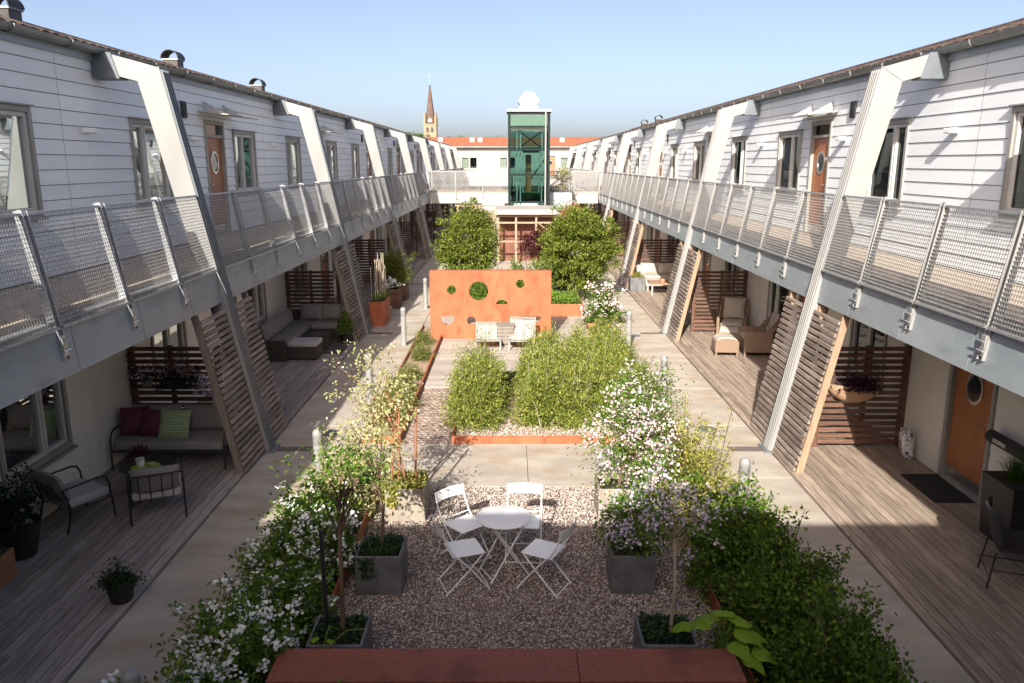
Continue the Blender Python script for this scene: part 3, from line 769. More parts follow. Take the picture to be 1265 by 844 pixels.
for s in (-1, 1):
    side = SN[s]
    root = thing('walkway_gallery', f'raised grey walkway gallery with mesh railing along the {side} terrace', 'walkway', (0, 0, 0), 0, 'raised walkway galleries')
    X = lambda a, b: (min(s * a, s * b), max(s * a, s * b))
    mb = MB(); mb.box(*X(4.86, 6.26), -1.2, Y_END, 2.94, FZ); mb.build('walkway_floor', m_floor, root)
    mb = MB(); mb.box(*X(4.72, 6.28), -1.2, Y_END, 2.62, 2.66); mb.build('soffit', m_cream, root)
    mb = MB(); mb.box(*X(4.73, 4.855), -1.2, Y_END, 2.90, 3.03); mb.build('edge_channel', m_steelg, root)
    mb = MB(); y = -1.0
    while y < Y_END:
        mb.hexa([(s * 4.645, y, 2.47), (s * 4.645, y + 1.504, 2.47), (s * 4.72, y + 1.504, 2.47), (s * 4.72, y, 2.47),
                 (s * 4.71, y, 2.965), (s * 4.71, y + 1.504, 2.965), (s * 4.74, y + 1.504, 2.965), (s * 4.74, y, 2.965)]); y += 1.5167
    mb.build('fascia', m_fascia, root)
    pl, pp, pb = RM[s]
    for k, f in enumerate(BAYS):
        for i in range(6):
            y = f + .02 + 1.5167 * i
            if y + 1.4 > Y_END: continue
            if k == 4 and i == 3: continue
            if i == 0: p = put('mesh_panel', pl, root, (0, y + .17, 0)); p.scale = (1, .90, 1)
            elif i == 5: p = put('mesh_panel', pl, root, (0, y + .035, 0)); p.scale = (1, .90, 1)
            else: put('mesh_panel', pl, root, (0, y + .035, 0))
            if i: 
                q = put('railing_post', pp, root, (0, y, 0)); put('bracket', pb, q)

# ------------------------------------------------------------------ leaning steel frames and slatted screens
def steel_frame(s, f, label):
    root = thing('steel_frame', label, 'steel frame', (s * 4.1, f, 0), 0, f'leaning steel frames of the {SN[s]} walkway')
    X0 = 4.1
    poly = [(4.07, .02), (5.295, 5.96), (6.0, 6.15), (5.92, 5.84), (5.63, 5.765), (4.30, .02)]
    poly = [(s * (x - X0), z) for x, z in poly]
    a = MB().prism(poly, -.13, .13); a.build('post', m_steelw, root, bevel=.006, seg=1)
    nx, nz = -.979, .206           # outward normal of the leaning face
    mb = MB()
    for dy in (-.105, -.035, .035, .105):
        b = [(4.07, .02), (5.285, 5.93)]
        q = [(b[0][0] - .0, b[0][1]), (b[1][0], b[1][1]), (b[1][0] + nx * .028, b[1][1] + nz * .028), (b[0][0] + nx * .028, b[0][1] + .01)]
        mb.prism([(s * (x - X0), z) for x, z in q], dy - .012, dy + .012)
    mb.build('guide_rail', m_blueface if s < 0 else m_steelw, root)  # left ribs darkened like the unlit face, right ribs toned as lit
    b_ = [(4.075, .03), (5.28, 5.90)]
    MB().prism([(s * (x - X0), z) for x, z in [b_[0], b_[1], (b_[1][0] + nx * .009, b_[1][1] + nz * .009), (b_[0][0] + nx * .009, b_[0][1])]], -.122, .122).build('shade_plate', m_blueface, root)  # added plate, its dark tone paints shade on the outer face
    # seam where post and arm meet
    mb = MB().prism([(s * (5.29 - X0), 5.965), (s * (5.63 - X0), 5.76), (s * (5.64 - X0), 5.772), (s * (5.30 - X0), 5.977)], -.1325, .1325)
    mb.build('mitre_joint', m_gutter, root)
    mb = MB().prism([(s * (x - X0), z) for x, z in [(5.88, 5.80), (6.28, 5.80), (6.28, 6.19), (5.98, 6.17)]], -.15, .15)
    mb.build('wall_bracket', m_blueface, root, bevel=.005, seg=1)
    mb = MB().box(min(s * -.12, s * .30), max(s * -.12, s * .30), -.2, .2, .0, .022); mb.build('foot_plate', m_gutter, root)
    return root
fr0 = {}
FR = {-1: [], 1: []}
for s in (-1, 1):
    for k, f in enumerate(BAYS):
        lab = (f'{ORD[k - 1]} leaning steel frame from the camera along the {SN[s]} walkway' if k else f'leaning steel frame closest to the camera on the {SN[s]}, beside the viewer')
        if k == 0: fr0[s] = steel_frame(s, f, lab)
        else: dup(fr0[s], (s * 4.1, f, 0), 0, lab)

def lean_screen(s, d, label, f):
    """slats running along the walkway, leaning like the post; d=-1 near side of the post, +1 far side"""
    root = thing('slatted_screen', label, 'slatted screen', (s * 4.1, f, 0), 0, f'leaning slatted screens under the {SN[s]} walkway')
    g = random.Random(s * 3 + d); mb = MB(); z = .05; i = 0
    xz = lambda z: s * (4.11 - 4.1 + .206 * z)
    ya, yb = (.16, 1.12) if d > 0 else (-1.12, -.16)
    while z < 2.40:
        j = g.uniform(-.02, .02); x = xz(z)
        o = s * (.02)
        e0 = ya + (j if d < 0 else 0); e1 = yb + (j if d > 0 else 0)
        mb.hexa([(x, e0, z), (x, e1, z), (x + s * .032, e1, z), (x + s * .032, e0, z),
                 (x + s * .0115, e0, z + .056), (x + s * .0115, e1, z + .056), (x + s * .0435, e1, z + .056), (x + s * .0435, e0, z + .056)])
        z += .094; i += 1
    mb.build('slats', m_slat, root, bevel=.003, seg=1)
    for k, ye in enumerate(((yb - .05, yb - .005) if d > 0 else (ya + .005, ya + .05), (ya + .02, ya + .06) if d > 0 else (yb - .06, yb - .02))):
        m2 = MB().hexa([(xz(.01) + s * .046, ye[0], .01), (xz(.01) + s * .046, ye[1], .01), (xz(.01) + s * .15, ye[1], .01), (xz(.01) + s * .15, ye[0], .01),
                        (xz(2.44) + s * .046, ye[0], 2.44), (xz(2.44) + s * .046, ye[1], 2.44), (xz(2.44) + s * .15, ye[1], 2.44), (xz(2.44) + s * .15, ye[0], 2.44)])
        m2.build('stringer', m_stringer if s < 0 else m_stringl, root)
    return root
def cross_screen(s, f, label):
    root = thing('privacy_screen', label, 'privacy screen', (s * 5.6, f, 0), 0, f'brown slatted privacy screens on the {SN[s]} deck')
    g = random.Random(5); mb = MB(); z = .10
    while z < 1.72:
        mb.box(-.72, .62, -.012, .012, z, z + .068); z += .104
    mb.build('slats', m_brown, root, bevel=.003, seg=1)
    for x in ((-.78, -.69), (.60, .69)):
        a, b = (x if s > 0 else (-x[1], -x[0]))
        MB().box(a, b, .014, .10, .03, 1.80 if abs(a) > .65 and (a > 0) == (s > 0) else 1.76).build('screen_post', m_brown, root, bevel=.004, seg=1)
    MB().box(-.04, .03, .014, .07, .03, 1.74).build('screen_post', m_brown, root)
    if s < 0:
        pass
    return root
for s in (-1, 1):
    pr = {}
    for k, f in enumerate(BAYS):
        for d in (-1, 1):
            if k == 0 and d == -1: continue
            if f + 1.2 > Y_END and d == 1: continue
            w = 'near' if d < 0 else 'far'
            lab = (f'leaning slatted screen on the {w} side of the {ORD[k - 1]} steel frame on the {SN[s]}' if k else f'leaning slatted screen beyond the steel frame nearest the viewer on the {SN[s]}')
            if d not in pr: pr[d] = lean_screen(s, d, lab, f)
            else: dup(pr[d], (s * 4.1, f, 0), 0, lab)
        if k:
            lab = f'brown slatted privacy screen across the {SN[s]} deck behind the {ORD[k - 1]} steel frame'
            if 'c' not in pr: pr['c'] = cross_screen(s, f, lab)
            else: dup(pr['c'], (s * 5.6, f, 0), 0, lab)

# wall lamps: little white boxes on the upper cladding
wl0 = None
for s in (-1, 1):
    n = 0
    for k, f in enumerate(BAYS[:-1]):
        for off in (3.4, 8.55):
            y = f + off
            if y < 9.9 or y > 62: continue
            n += 1
            lab = f'{ORD[n - 1]} small white wall lamp from the camera on the {SN[s]} upper wall'
            if wl0 is None:
                wl0 = thing('wall_lamp', lab, 'wall lamp', (s * 6.27, y, 5.05), 0, 'small wall lamps on the cladding')
                MB().box(-.075, .075, -.085, .085, -.035, .035).build('lamp_body', m_white, wl0, bevel=.012)
                MB().box(-.05, .05, -.06, .06, -.041, -.036).build('diffuser', m_curt, wl0)
            else: dup(wl0, (s * 6.20, y, 5.05), 0, lab)
wl0.location.x = -6.20

# ================================================================== the end terrace across the far end
def far_terrace():
    P = lambda y, z, n: (y, 81.0 - n, z)      # y runs along X
    root = thing('terrace_building', 'white rendered terrace with orange tiled roof closing the far end', 'building', (0, 81, 0), 0, 'white terraces round the courtyard')
    ops = []
    for x in (-5.2, -1.4, 4.6): ops.append((x, x + 1.7, 3.9, 5.2))
    dz = (6.9 - 2.0, 7.9 - 2.0)
    ops.append((3.2, 4.2, 3.1, 5.3))
    lo = [(-4.5, -3.0, .1, 2.3), (-1.0, .2, .1, 2.3), (2.4, 4.0, .1, 2.3)]
    mb = MB(); cladding(mb, P, -8, 8, 3.1, 6.0, ops, 2.9, lip=.006); mb.build('upper_wall', m_white2, root, world=True)
    mb = MB(); cladding(mb, P, -8, 8, 0, 2.7, lo, 2.7, lip=.006); mb.build('lower_wall', m_cream, root, world=True)
    for o in ops[:3]: window(P, root, *o, .5, 'sheer')
    door(P, root, *ops[3], True, False)
    for o in lo: window(P, root, *o, .5, 'none')
    mb = MB(); mb.box(-16, 16, 88, 88.2, 0, 6); mb.box(-16, -8, 81.0, 81.2, 0, 6.05); mb.box(8, 16, 81.0, 81.2, 0, 6.05); mb.build('outer_wall', m_white2, root, world=True)
    rf = tile_roof(P, -30, 30, .35, 6.1, -4.5, 7.15, step=.06).build('roof', m_tileo, root, world=True)
    tile_roof(P, -30, 30, -9.2, 6.1, -4.5, 7.15, step=.25).build('back_roof_slope', m_tileo, root, world=True)
    for x in (-7.6, -4.4, -3.6, 4.7):
        MB().box(x, x + .5, 83, 83.4, 6.3, 7.05).build('roof_vent', m_white2, rf, world=True, bevel=.02)
    mb = MB(); mb.tube([(-30, 80.55, 6.08), (30, 80.55, 6.08)], .07, 8); mb.build('gutter', m_gutter, root, world=True)
    mb = MB(); mb.box(-4.8, 4.8, 79.3, 80.9, 2.9, 3.1); mb.build('walkway_floor', m_floor, root, world=True)
    mb = MB(); mb.box(-4.8, 4.8, 79.2, 79.28, 2.4, 3.05); mb.build('fascia', m_white2, root, world=True)
    mb = MB()
    for i in range(30): mb.box(-4.7, 4.7, 79.2, 79.215, 3.1 + i * .036, 3.106 + i * .036)
    for i in range(27): mb.box(-4.7 + i * .36, -4.67 + i * .36, 79.18, 79.24, 3.0, 4.2)
    mb.build('mesh_railing', m_mesh, root, world=True)
far_terrace()

def front_terrace():
    root = thing('terrace_building', 'terrace behind the viewer whose eaves shade the near courtyard', 'building', (0, -1.2, 0), 0, 'white terraces round the courtyard')
    P = lambda y, z, n: (y, -1.2 + n, z)
    mb = MB(); cladding(mb, P, -6.3, 6.3, 3.1, 6.06, [], .2); mb.build('upper_wall', m_clad, root, world=True)
    mb = MB(); cladding(mb, P, -6.3, 6.3, 0, 2.7, [], .2, lip=.014); mb.build('lower_wall', m_cream, root, world=True)
    mb = MB().box(-16.6, 16.6, -11.6, -11.4, 0, 6.2); mb.build('outer_wall', m_cream, root, world=True)
    tile_roof(P, -16, 16, .42, 6.24, -5.3, 7.9, step=.08).build('roof', m_tile, root, world=True)
    tile_roof(P, -16, 16, -10.6, 6.2, -5.3, 7.9, step=.25).build('back_roof_slope', m_tile, root, world=True)
    mb = MB().box(-6.2, 6.2, -1.15, .35, 2.94, 3.1); mb.build('walkway_floor', m_floor, root, world=True)
front_terrace()

# ================================================================== bridge, lift, shed
def bridge():
    root = thing('footbridge', 'pale footbridge with mesh railing crossing the courtyard beside the lift', 'footbridge', (0, 45.15, 0))
    mb = MB().box(-4.70, 4.70, 44.42, 45.88, 2.93, 3.1); mb.build('bridge_floor', m_floor, root, world=True)
    for y in (44.36, 45.9):
        mb = MB(); x = -4.6
        while x < 4.55: mb.box(x + .005, x + 1.525, y, y + .05, 2.42, 3.02); x += 1.533
        mb.build('fascia', m_white2, root, world=True)
        for x0, x1 in ((-4.65, -.25), (1.9, 4.65)) if y < 45 else ((-4.65, 4.65),):
            mb = MB(); yy = y - .03
            for i in range(31): z = 3.02 + i * .036; mb.box(x0, x1, yy, yy + .016, z, z + .005)
            nx = int((x1 - x0) / .045)
            for i in range(nx + 1): xx = x0 + (x1 - x0) * i / nx; mb.box(xx, xx + .005, yy - .002, yy + .002, 3.02, 4.12)
            mb.box(x0, x1, yy - .01, yy + .03, 4.12, 4.15)
            mb.build('mesh_railing', m_mesh, root, world=True)
            n = int((x1 - x0) / 1.5) + 1
            for i in range(n + 1):
                xx = x0 + (x1 - x0) * i / n
                MB().box(xx - .025, xx + .025, yy - .05, yy - .012, 2.62, 4.16).build('railing_post', m_steelw, root, world=True)
bridge()

def lift():
    x0, x1, y0, y1, H = -.32, 1.78, 40.95, 43.1, 7.05
    root = thing('lift_tower', 'glazed green lift tower with white cap and dark steel frame', 'lift tower', ((x0 + x1) / 2, 42, 0))
    m_dt = M('dark_teal_steel', (.010, .018, .018), (.018, .03, .03), rough=.6, spec=.08)
    mb = MB()
    for x in (x0, x1 - .12):
        for y in (y0, y1 - .12): mb.box(x, x + .12, y, y + .12, 0, H)
    for z in (.1, 2.6, 3.95, 5.2, 6.3, 6.93):
        for y in (y0 + .01, y1 - .09): mb.box(x0 + .12, x1 - .12, y, y + .08, z, z + .08)
        for x in (x0 + .01, x1 - .09): mb.box(x, x + .08, y0 + .12, y1 - .12, z, z + .08)
    mb.build('steel_frame', m_dt, root, world=True)
    mb = MB()
    mb.bar((x0 + .45, y1 - .05, 5.25), (x1 - .2, y1 - .05, 6.3), .06); mb.bar((x0 + .45, y1 - .05, 6.3), (x1 - .2, y1 - .05, 5.25), .06)
    mb.bar((x0 + .4, y1 - .05, 2.7), (x1 - .15, y1 - .05, 4.8), .06); mb.bar((x0 + .2, y0 + .2, 2.6), (x0 + .2, y1 - .2, 3.9), .06)
    mb.build('cross_brace', m_dt, root, world=True)
    for xx in (x0 + .42, x0 + .60, x1 - .42):
        MB().box(xx, xx + .06, y0 + .5, y0 + .56, .2, 6.5).build('guide_rail', m_steelg, root, world=True)
    MB().tube([(x1 - .22, y0 - .06, 2.4), (x1 - .22, y0 - .06, H)], .045, 10).build('downpipe', m_steelw, root, world=True, smooth='auto')
    for (a, b, c, d) in ((x0 + .12, x1 - .12, y0 + .04, y0 + .05), (x0 + .12, x1 - .12, y1 - .05, y1 - .04), (x0 + .04, x0 + .05, y0 + .12, y1 - .12), (x1 - .05, x1 - .04, y0 + .12, y1 - .12)):
        MB().box(a, b, c, d, 2.5, 6.9).build('glass_wall', m_lift, root, world=True)
    # the car, standing at the upper floor, and machinery above
    car = MB().box(x0 + .75, x1 - .5, y0 + .7, y1 - .4, 3.02, 3.1).box(x0 + .75, x1 - .5, y0 + .7, y1 - .4, 5.1, 5.22).build('lift_car', m_dt, root, world=True)
    MB().box(x0 + .78, x1 - .53, y0 + .73, y1 - .43, 3.103, 3.115).build('car_floor', m_carpt, car, world=True)
    for xx in (x0 + .75, x1 - .54):
        MB().box(xx, xx + .04, y0 + .7, y0 + .76, 3.1, 5.1).build('car_post', m_steelg, car, world=True)
    MB().box(x0 + .9, x0 + 1.2, y1 - .46, y1 - .44, 3.12, 5.0).build('car_door', m_door, car, world=True)
    MB().box(x0 + .4, x1 - .4, y0 + .6, y0 + 1.2, 6.35, 6.6).build('machinery', m_dt, root, world=True)
    MB().box(x0 + .13, x1 - .13, y0 + .055, y0 + .065, 6.40, 6.92).build('frosted_band', m_curt, root, world=True)
    MB().box(x0 - .08, x1 + .08, y0 - .1, y1 + .1, H, H + .13).build('cap', m_whitep, root, world=True, bevel=.02)
    MB().prism([(.22, H + .13), (1.20, H + .13), (1.20, H + .30), (1.10, H + .34), (1.24, H + .52), (1.24, H + .60), (.98, H + .94), (.98, H + 1.0), (.46, H + 1.0), (.46, H + .94), (.18, H + .60), (.18, H + .52), (.32, H + .34), (.22, H + .30)], y0 + .5, y0 + 1.5).build('roof_vent', m_steelw, root, world=True)
    MB().box(x0 + .1, x1 + .1, y1 + .01, 44.35, 2.95, 3.09).build('landing', m_floor, root, world=True)
lift()
# blue grey side landing with a dark bicycle like stair rail
r = thing('side_landing', 'blue grey steel box landing beside the lift at the footbridge', 'landing', (2.3, 43.0, 0))
MB().hexa([(1.85, 42.2, 2.0), (3.0, 42.2, 2.45), (3.0, 44.3, 2.45), (1.85, 44.3, 2.0), (1.85, 42.2, 3.08), (3.0, 42.2, 3.08), (3.0, 44.3, 3.08), (1.85, 44.3, 3.08)]).build('landing_box', m_steelb, r, world=True)
mb = MB()
for i in range(9): mb.box(1.9 + i * .125, 1.92 + i * .125, 42.2, 42.22, 3.08, 3.45 + i * .09)
mb.bar((1.85, 42.2, 3.4), (3.0, 42.2, 4.25), .05); mb.bar((1.85, 42.2, 3.2), (3.0, 42.2, 3.9), .04)
for i in range(5): mb.box(1.9 + i * .22, 2.09 + i * .22, 42.4, 43.2, 3.15 + i * .15, 3.19 + i * .15)
mb.build('stair_rail', m_black, r, world=True)

def shed():
    x0, x1, y0, y1 = -.80, 1.95, 37.0, 40.5
    root = thing('timber_shed', 'timber framed pergola shed with white flat roof under the lift', 'shed', (.6, 38.5, 0))
    MB().box(x0 - .1, x1 + .1, y0 - .25, y1, 2.28, 2.50).build('roof', m_whitep, root, world=True, bevel=.01)
    MB().box(x0, x1, y0 + 1.2, y0 + 1.28, 0, 2.27).build('back_panel', m_shedd, root, world=True)
    mb = MB()
    for x in (x0, x0 + .82, x0 + 1.75, x1 - .1): mb.box(x, x + .09, y0, y0 + .09, 0, 2.27)
    for z in (1.0, 1.86, 2.16): mb.box(x0 - .15, x1, y0 - .03, y0 - .002, z, z + .08)
    mb.bar((x0 + 1.85, y0 - .04, 1.9), (x1 - .1, y0 - .04, 1.35), .07, .03)
    mb.build('timber_frame', m_shed, root, world=True)
    for i in range(3):
        MB().box(x0 - .35, x0 - .05, y0 - .3 - i * .01, y0, .4 + i * .45, .45 + i * .45).build('shelf', m_shed, root, world=True)
    MB().box(x0 - .38, x0 - .33, y0 - .3, y0 - .25, 0, 1.9).build('shelf_post', m_shed, root, world=True)
shed()
r = thing('timber_pergola', 'small timber pergola frame under the footbridge left of the shed', 'pergola', (-2.2, 43, 0))
mb = MB()
for x in (-3.0, -2.0, -1.1): mb.box(x, x + .1, 42.0, 42.1, 0, 2.35)
mb.box(-3.1, -.9, 42.0, 42.1, 2.36, 2.46); mb.bar((-2.9, 42.05, 1.7), (-2.0, 42.05, 2.3), .07); mb.bar((-1.05, 42.05, 1.7), (-1.9, 42.05, 2.3), .07)
mb.build('timber_frame', m_shed, r, world=True)
MB().box(-3.0, -1.0, 42.3, 42.34, 1.0, 1.9).build('back_panel', m_shed, r, world=True)

# ================================================================== far town
def church():
    cx, cy = -39.6, 400.0
    root = thing('church', 'stone church tower with tall dark pointed spire beyond the rooftops', 'church', (cx, cy, 0))
    w = 3.0
    mb = MB().box(-w, w, -w, w, 0, 22.2); mb.build('tower', m_stone, root)
    mb = MB().box(-w - .25, w + .25, -w - .25, w + .25, 22.2, 22.7).box(-w - .15, w + .15, -w - .15, w + .15, 17.6, 17.9); mb.build('cornice', m_stone, root)
    for x in (-1.9, -.1 + .4):
        MB().prism([(x, 18.8), (x + 1.4, 18.8), (x + 1.4, 20.8), (x + .7, 21.6), (x, 20.8)], -w - .06, -w + .1).build('belfry_window', m_dark, root)
    for x in (-2, -.4, 1.2):
        MB().box(x, x + .8, -w - .05, -w + .1, 14.6, 16).build('lower_window', m_shedd, root)
    for a in (-1, 1):
        for b in (-1, 1):
            MB().lathe([(.6, 0), (.6, 3.2), (.0, 6.4)], (a * (w - .4), b * (w - .4), 22.5), 8).build('pinnacle', m_stone if b < 0 else m_spire, root)
    MB().prism([(-1.7, 22.7), (1.7, 22.7), (1.7, 24.6), (0, 27.6), (-1.7, 24.6)], -w - .1, -w + .6).build('gable', m_spire, root)
    MB().lathe([(.95, 0), (.95, .2)], (0, 0, 0), 20).xf(Matrix.Translation((0, -w - .15, 24.4)) @ Matrix.Rotation(R(90), 4, 'X')).build('clock_face', m_white2, root)
    MB().lathe([(2.5, 22.7), (2.0, 27), (1.25, 33), (.55, 39), (.34, 41)], (0, 0, 0), 8).build('spire', m_spire, root)
    MB().lathe([(.40, 39.5), (.10, 43.5), (.03, 44.5)], (0, 0, 0), 8).build('spire_tip', m_copper, root)
    MB().box(-.10, .10, -.1, .1, 44, 46.5).box(-.6, .6, -.1, .1, 45.2, 45.45).build('cross', m_copper, root)
church()
# ================================================================== PLANTS
def shrub_proto(name, label, cat, seed, rx, ry, h, ntw, per, L, W, leaf, flower=None, nfl=0, fr=.014, cluster=5, group=None, z0=0.0, hang=0, spread=.045, jag=.18, start=.3, bark=None, loc=(0, 0, 0), fsig=.03):
    mb, (V, F), E, rng = twig_bush(seed, rx, ry, h, ntw, per, L, W, z0=z0, hang=hang, spread=spread, jag=jag, start=start)
    r = thing(name, label, cat, loc, 0, group)
    mb.build('twigs', bark or m_bark, r)
    put('foliage', np_mesh('foliage', V, F, leaf), r)
    if flower:
        idx = rng.choice(len(E), nfl); c = E[idx]
        c = c + rng.normal(0, .03, c.shape) * np.array([1, 1, .6]); c[:, 2] += .02
        P = (c[:, None] + rng.normal(0, fsig, (nfl, cluster, 3))).reshape(-1, 3)
        N = rng.normal(0, .55, P.shape) + np.array([0, -.35, 1.0])
        V, F = flower_arrays(P, N, fr * rng.uniform(.7, 1.25, len(P)), rng)
        put('blossoms', np_mesh('blossoms', V, F, flower), r)['kind'] = 'stuff'
    return r

# --- white flowering shrubs, left bed
G = 'white flowering shrubs in the left bed'
protoW = [shrub_proto('flowering_shrub', 'white flowering shrub', 'shrub', 20 + i, .58, .62, .95, 190, 36, .062, .032, l_green, f_white, [110, 150, 90][i], .020, 10, G) for i in range(3)]
posL = [(-2.55, 4.25), (-2.38, 4.85), (-2.68, 5.35), (-2.35, 5.95), (-2.62, 6.55), (-2.35, 7.15), (-2.58, 7.75), (-2.38, 8.4), (-2.52, 9.05)]
for i, (x, y) in enumerate(posL):
    lab = f'{ORD[i]} white flowering green shrub from the camera in the left bed beside the concrete path'
    p = protoW[i % 3]
    if i < 3: p.location = (x, y, 0); p.rotation_euler.z = i * 1.3; p['label'] = lab
    else: dup(p, (x, y, 0), i * 1.9, lab, scale=(.96 + .05 * (i % 3), .98, .92 + .04 * (i % 4)))
# --- pale yellow leaved shrubs catching the sun at the far end of the left bed
G = 'pale leaved shrubs at the sunny end of the left bed'
pv = shrub_proto('variegated_shrub', 'pale variegated shrub in the left bed next to the second path bollard', 'shrub', 31, .62, .6, 1.05, 120, 34, .055, .030, l_var, None, 0, group=G, loc=(-2.42, 9.8, 0))
dup(pv, (-2.35, 10.45, 0), 2.0, 'pale variegated shrub at the end of the left bed against the cross path', scale=(.9, .8, .85))

# --- dark green shrubs, right bed
G = 'dark green shrubs in the right bed'
protoR = [shrub_proto('green_shrub', 'dark green shrub', 'shrub', 40 + i, .66, .62, 1.0, 210, 36, .058, .035, l_dark, None, 0, group=G, jag=.25) for i in range(3)]
posR = [(2.55, 3.9), (2.25, 4.6), (2.75, 5.1), (2.55, 5.7), (2.72, 6.2), (2.35, 6.8), (2.7, 7.45), (2.35, 8.0), (2.6, 8.55)]
for i, (x, y) in enumerate(posR):
    lab = f'{ORD[i]} dark green shrub from the camera in the right bed beside the concrete path'
    p = protoR[i % 3]
    if i < 3: p.location = (x, y, 0); p.rotation_euler.z = i * 1.3; p['label'] = lab
    else: dup(p, (x, y, 0), i * 1.7, lab, scale=(1.0, .98, .95 + .05 * (i % 4)))
G = 'yellow green upright shrubs in the right bed'
py_ = shrub_proto('spiky_shrub', 'yellow green spiky shrub behind the near right bollard', 'shrub', 51, .58, .6, 1.40, 95, 64, .044, .026, l_yel, None, 0, group=G, jag=.3, loc=(2.30, 9.3, 0), spread=.035)
dup(py_, (2.35, 10.0, 0), 2.4, 'yellow green spiky shrub in the middle of the sunny end of the right bed', scale=(1.05, 1, 1.05))
dup(py_, (2.25, 10.55, 0), 4.1, 'yellow green spiky shrub at the far end of the right bed by the cross path', scale=(.9, .8, .95))

# --- bamboo clumps
G = 'bushy bamboo clumps in the mulched bed'
pb_ = [shrub_proto('bamboo_clump', 'bamboo', 'bamboo', 60 + i, .64, .70, 1.45, 230, 60, .088, .016, l_bamb, None, 0, group=G, hang=.1, spread=.06, jag=.12, start=.15, bark=m_barkp) for i in range(3)]
posB = [(-.80, 13.62, 'bamboo clump at the near left corner of the mulched bed, standing apart'), (.42, 13.72, 'near bamboo clump left of the middle of the row behind the rusted edging'),
        (1.05, 13.75, 'near bamboo clump in the middle of the row behind the rusted edging'), (1.62, 13.95, 'near bamboo clump at the right end behind the rusted edging'),
        (-.75, 14.95, 'bamboo clump directly behind the lone left corner clump'), (.40, 15.2, 'second row bamboo clump left of the middle'), (1.15, 15.3, 'second row bamboo clump in the middle of the bed'),
        (1.75, 15.6, 'second row bamboo clump at the right edge of the bed'), (.6, 16.5, 'back row bamboo clump nearest the white deck chairs'), (1.35, 16.7, 'back row bamboo clump in the middle of the bed'), (1.95, 16.9, 'back row bamboo clump at the right beside the strip bed')]
for i, (x, y, lab) in enumerate(posB):
    p = pb_[i % 3]
    if i < 3: p.location = (x, y, .02); p['label'] = lab
    else: dup(p, (x, y, .02), i * 1.9, lab, scale=(1, 1, .93 + .04 * (i % 3)))

# --- low tufts in the strip beds
G = 'low grassy shrubs in the narrow strip beds'
pt = shrub_proto('grassy_tuft', 'low yellow green tuft in the left strip bed closest to the cobbles', 'plant', 71, .36, .45, .55, 80, 26, .085, .012, l_grass, None, 0, group=G, loc=(-2.32, 13.6, .02), spread=.03)
k = 0
for x, y, sc, lab in ((-2.3, 14.5, 1.1, 'taller yellow green tuft in the left strip bed beside the cobbles'), (-2.35, 15.5, 1, 'yellow green tuft in the left strip bed where the cobbles meet the boardwalk'), (-2.3, 16.6, .8, 'small yellow green tuft in the left strip bed beside the near boardwalk'),
                     (-2.28, 18.4, .9, 'lone green tuft in the left strip bed beside the boardwalk'), (-2.4, 20.0, .8, 'far yellow green tuft in the left strip bed near the rusted wall'), (2.35, 13.4, 1.2, 'nearest yellow green tuft in the right strip bed'),
                     (2.35, 14.6, 1.3, 'second yellow green tuft in the right strip bed'), (2.4, 15.8, 1.3, 'third yellow green tuft in the right strip bed'), (2.35, 17.2, 1.3, 'fourth yellow green tuft in the right strip bed'),
                     (2.35, 18.6, 1.2, 'fifth yellow green tuft in the right strip bed'), (2.33, 19.9, 1.1, 'sixth yellow green tuft in the right strip bed'), (2.3, 21.2, 1.0, 'farthest yellow green tuft in the right strip bed by the pink rhododendron')):
    k += 1; dup(pt, (x, y, .02), k * 1.7, lab, scale=sc)

# --- pink white rhododendron
shrub_proto('rhododendron', 'round rhododendron with pale pink white flowers beside the right path', 'shrub', 75, .72, .7, 1.35, 150, 34, .085, .034, l_green, f_pink, 130, .030, 7, loc=(2.52, 22.9, 0), fsig=.05)

# --- back bed: rusted planter with trees
r = thing('rusted_planter_bed', 'large rusted steel planter bed behind the wall with round holes', 'planter', (0, 24, 0))
MB().box(-2.62, 2.05, 24.0, 24.03, -.02, .38).box(-2.62, -2.59, 24.03, 32.0, -.02, .38).box(2.02, 2.05, 24.03, 32.0, -.02, .38).box(-2.59, 2.02, 31.97, 32, -.02, .38).build('steel_side', m_corten, r, world=True)
MB().box(-2.58, 2.01, 24.04, 31.96, 0, .33).build('soil', m_soil, r, world=True)
rng = np.random.default_rng(3); n = 14000
P = np.stack([rng.uniform(-2.55, 2.0, n), rng.uniform(24.05, 25.8, n), rng.uniform(.34, .52, n)], 1)
V, F = leaf_arrays(P, rng.normal(0, 1, P.shape) + [0, 0, .5], rng.normal(0, .5, P.shape) + [0, 0, 1], .07 * rng.uniform(.6, 1.2, n), .035 * rng.uniform(.7, 1.2, n))
o = put('ground_cover', np_mesh('ground_cover', V, F, l_ground)); tag(o, 'bright green ground cover filling the rusted planter bed behind the wall', 'ground cover', kind='stuff')

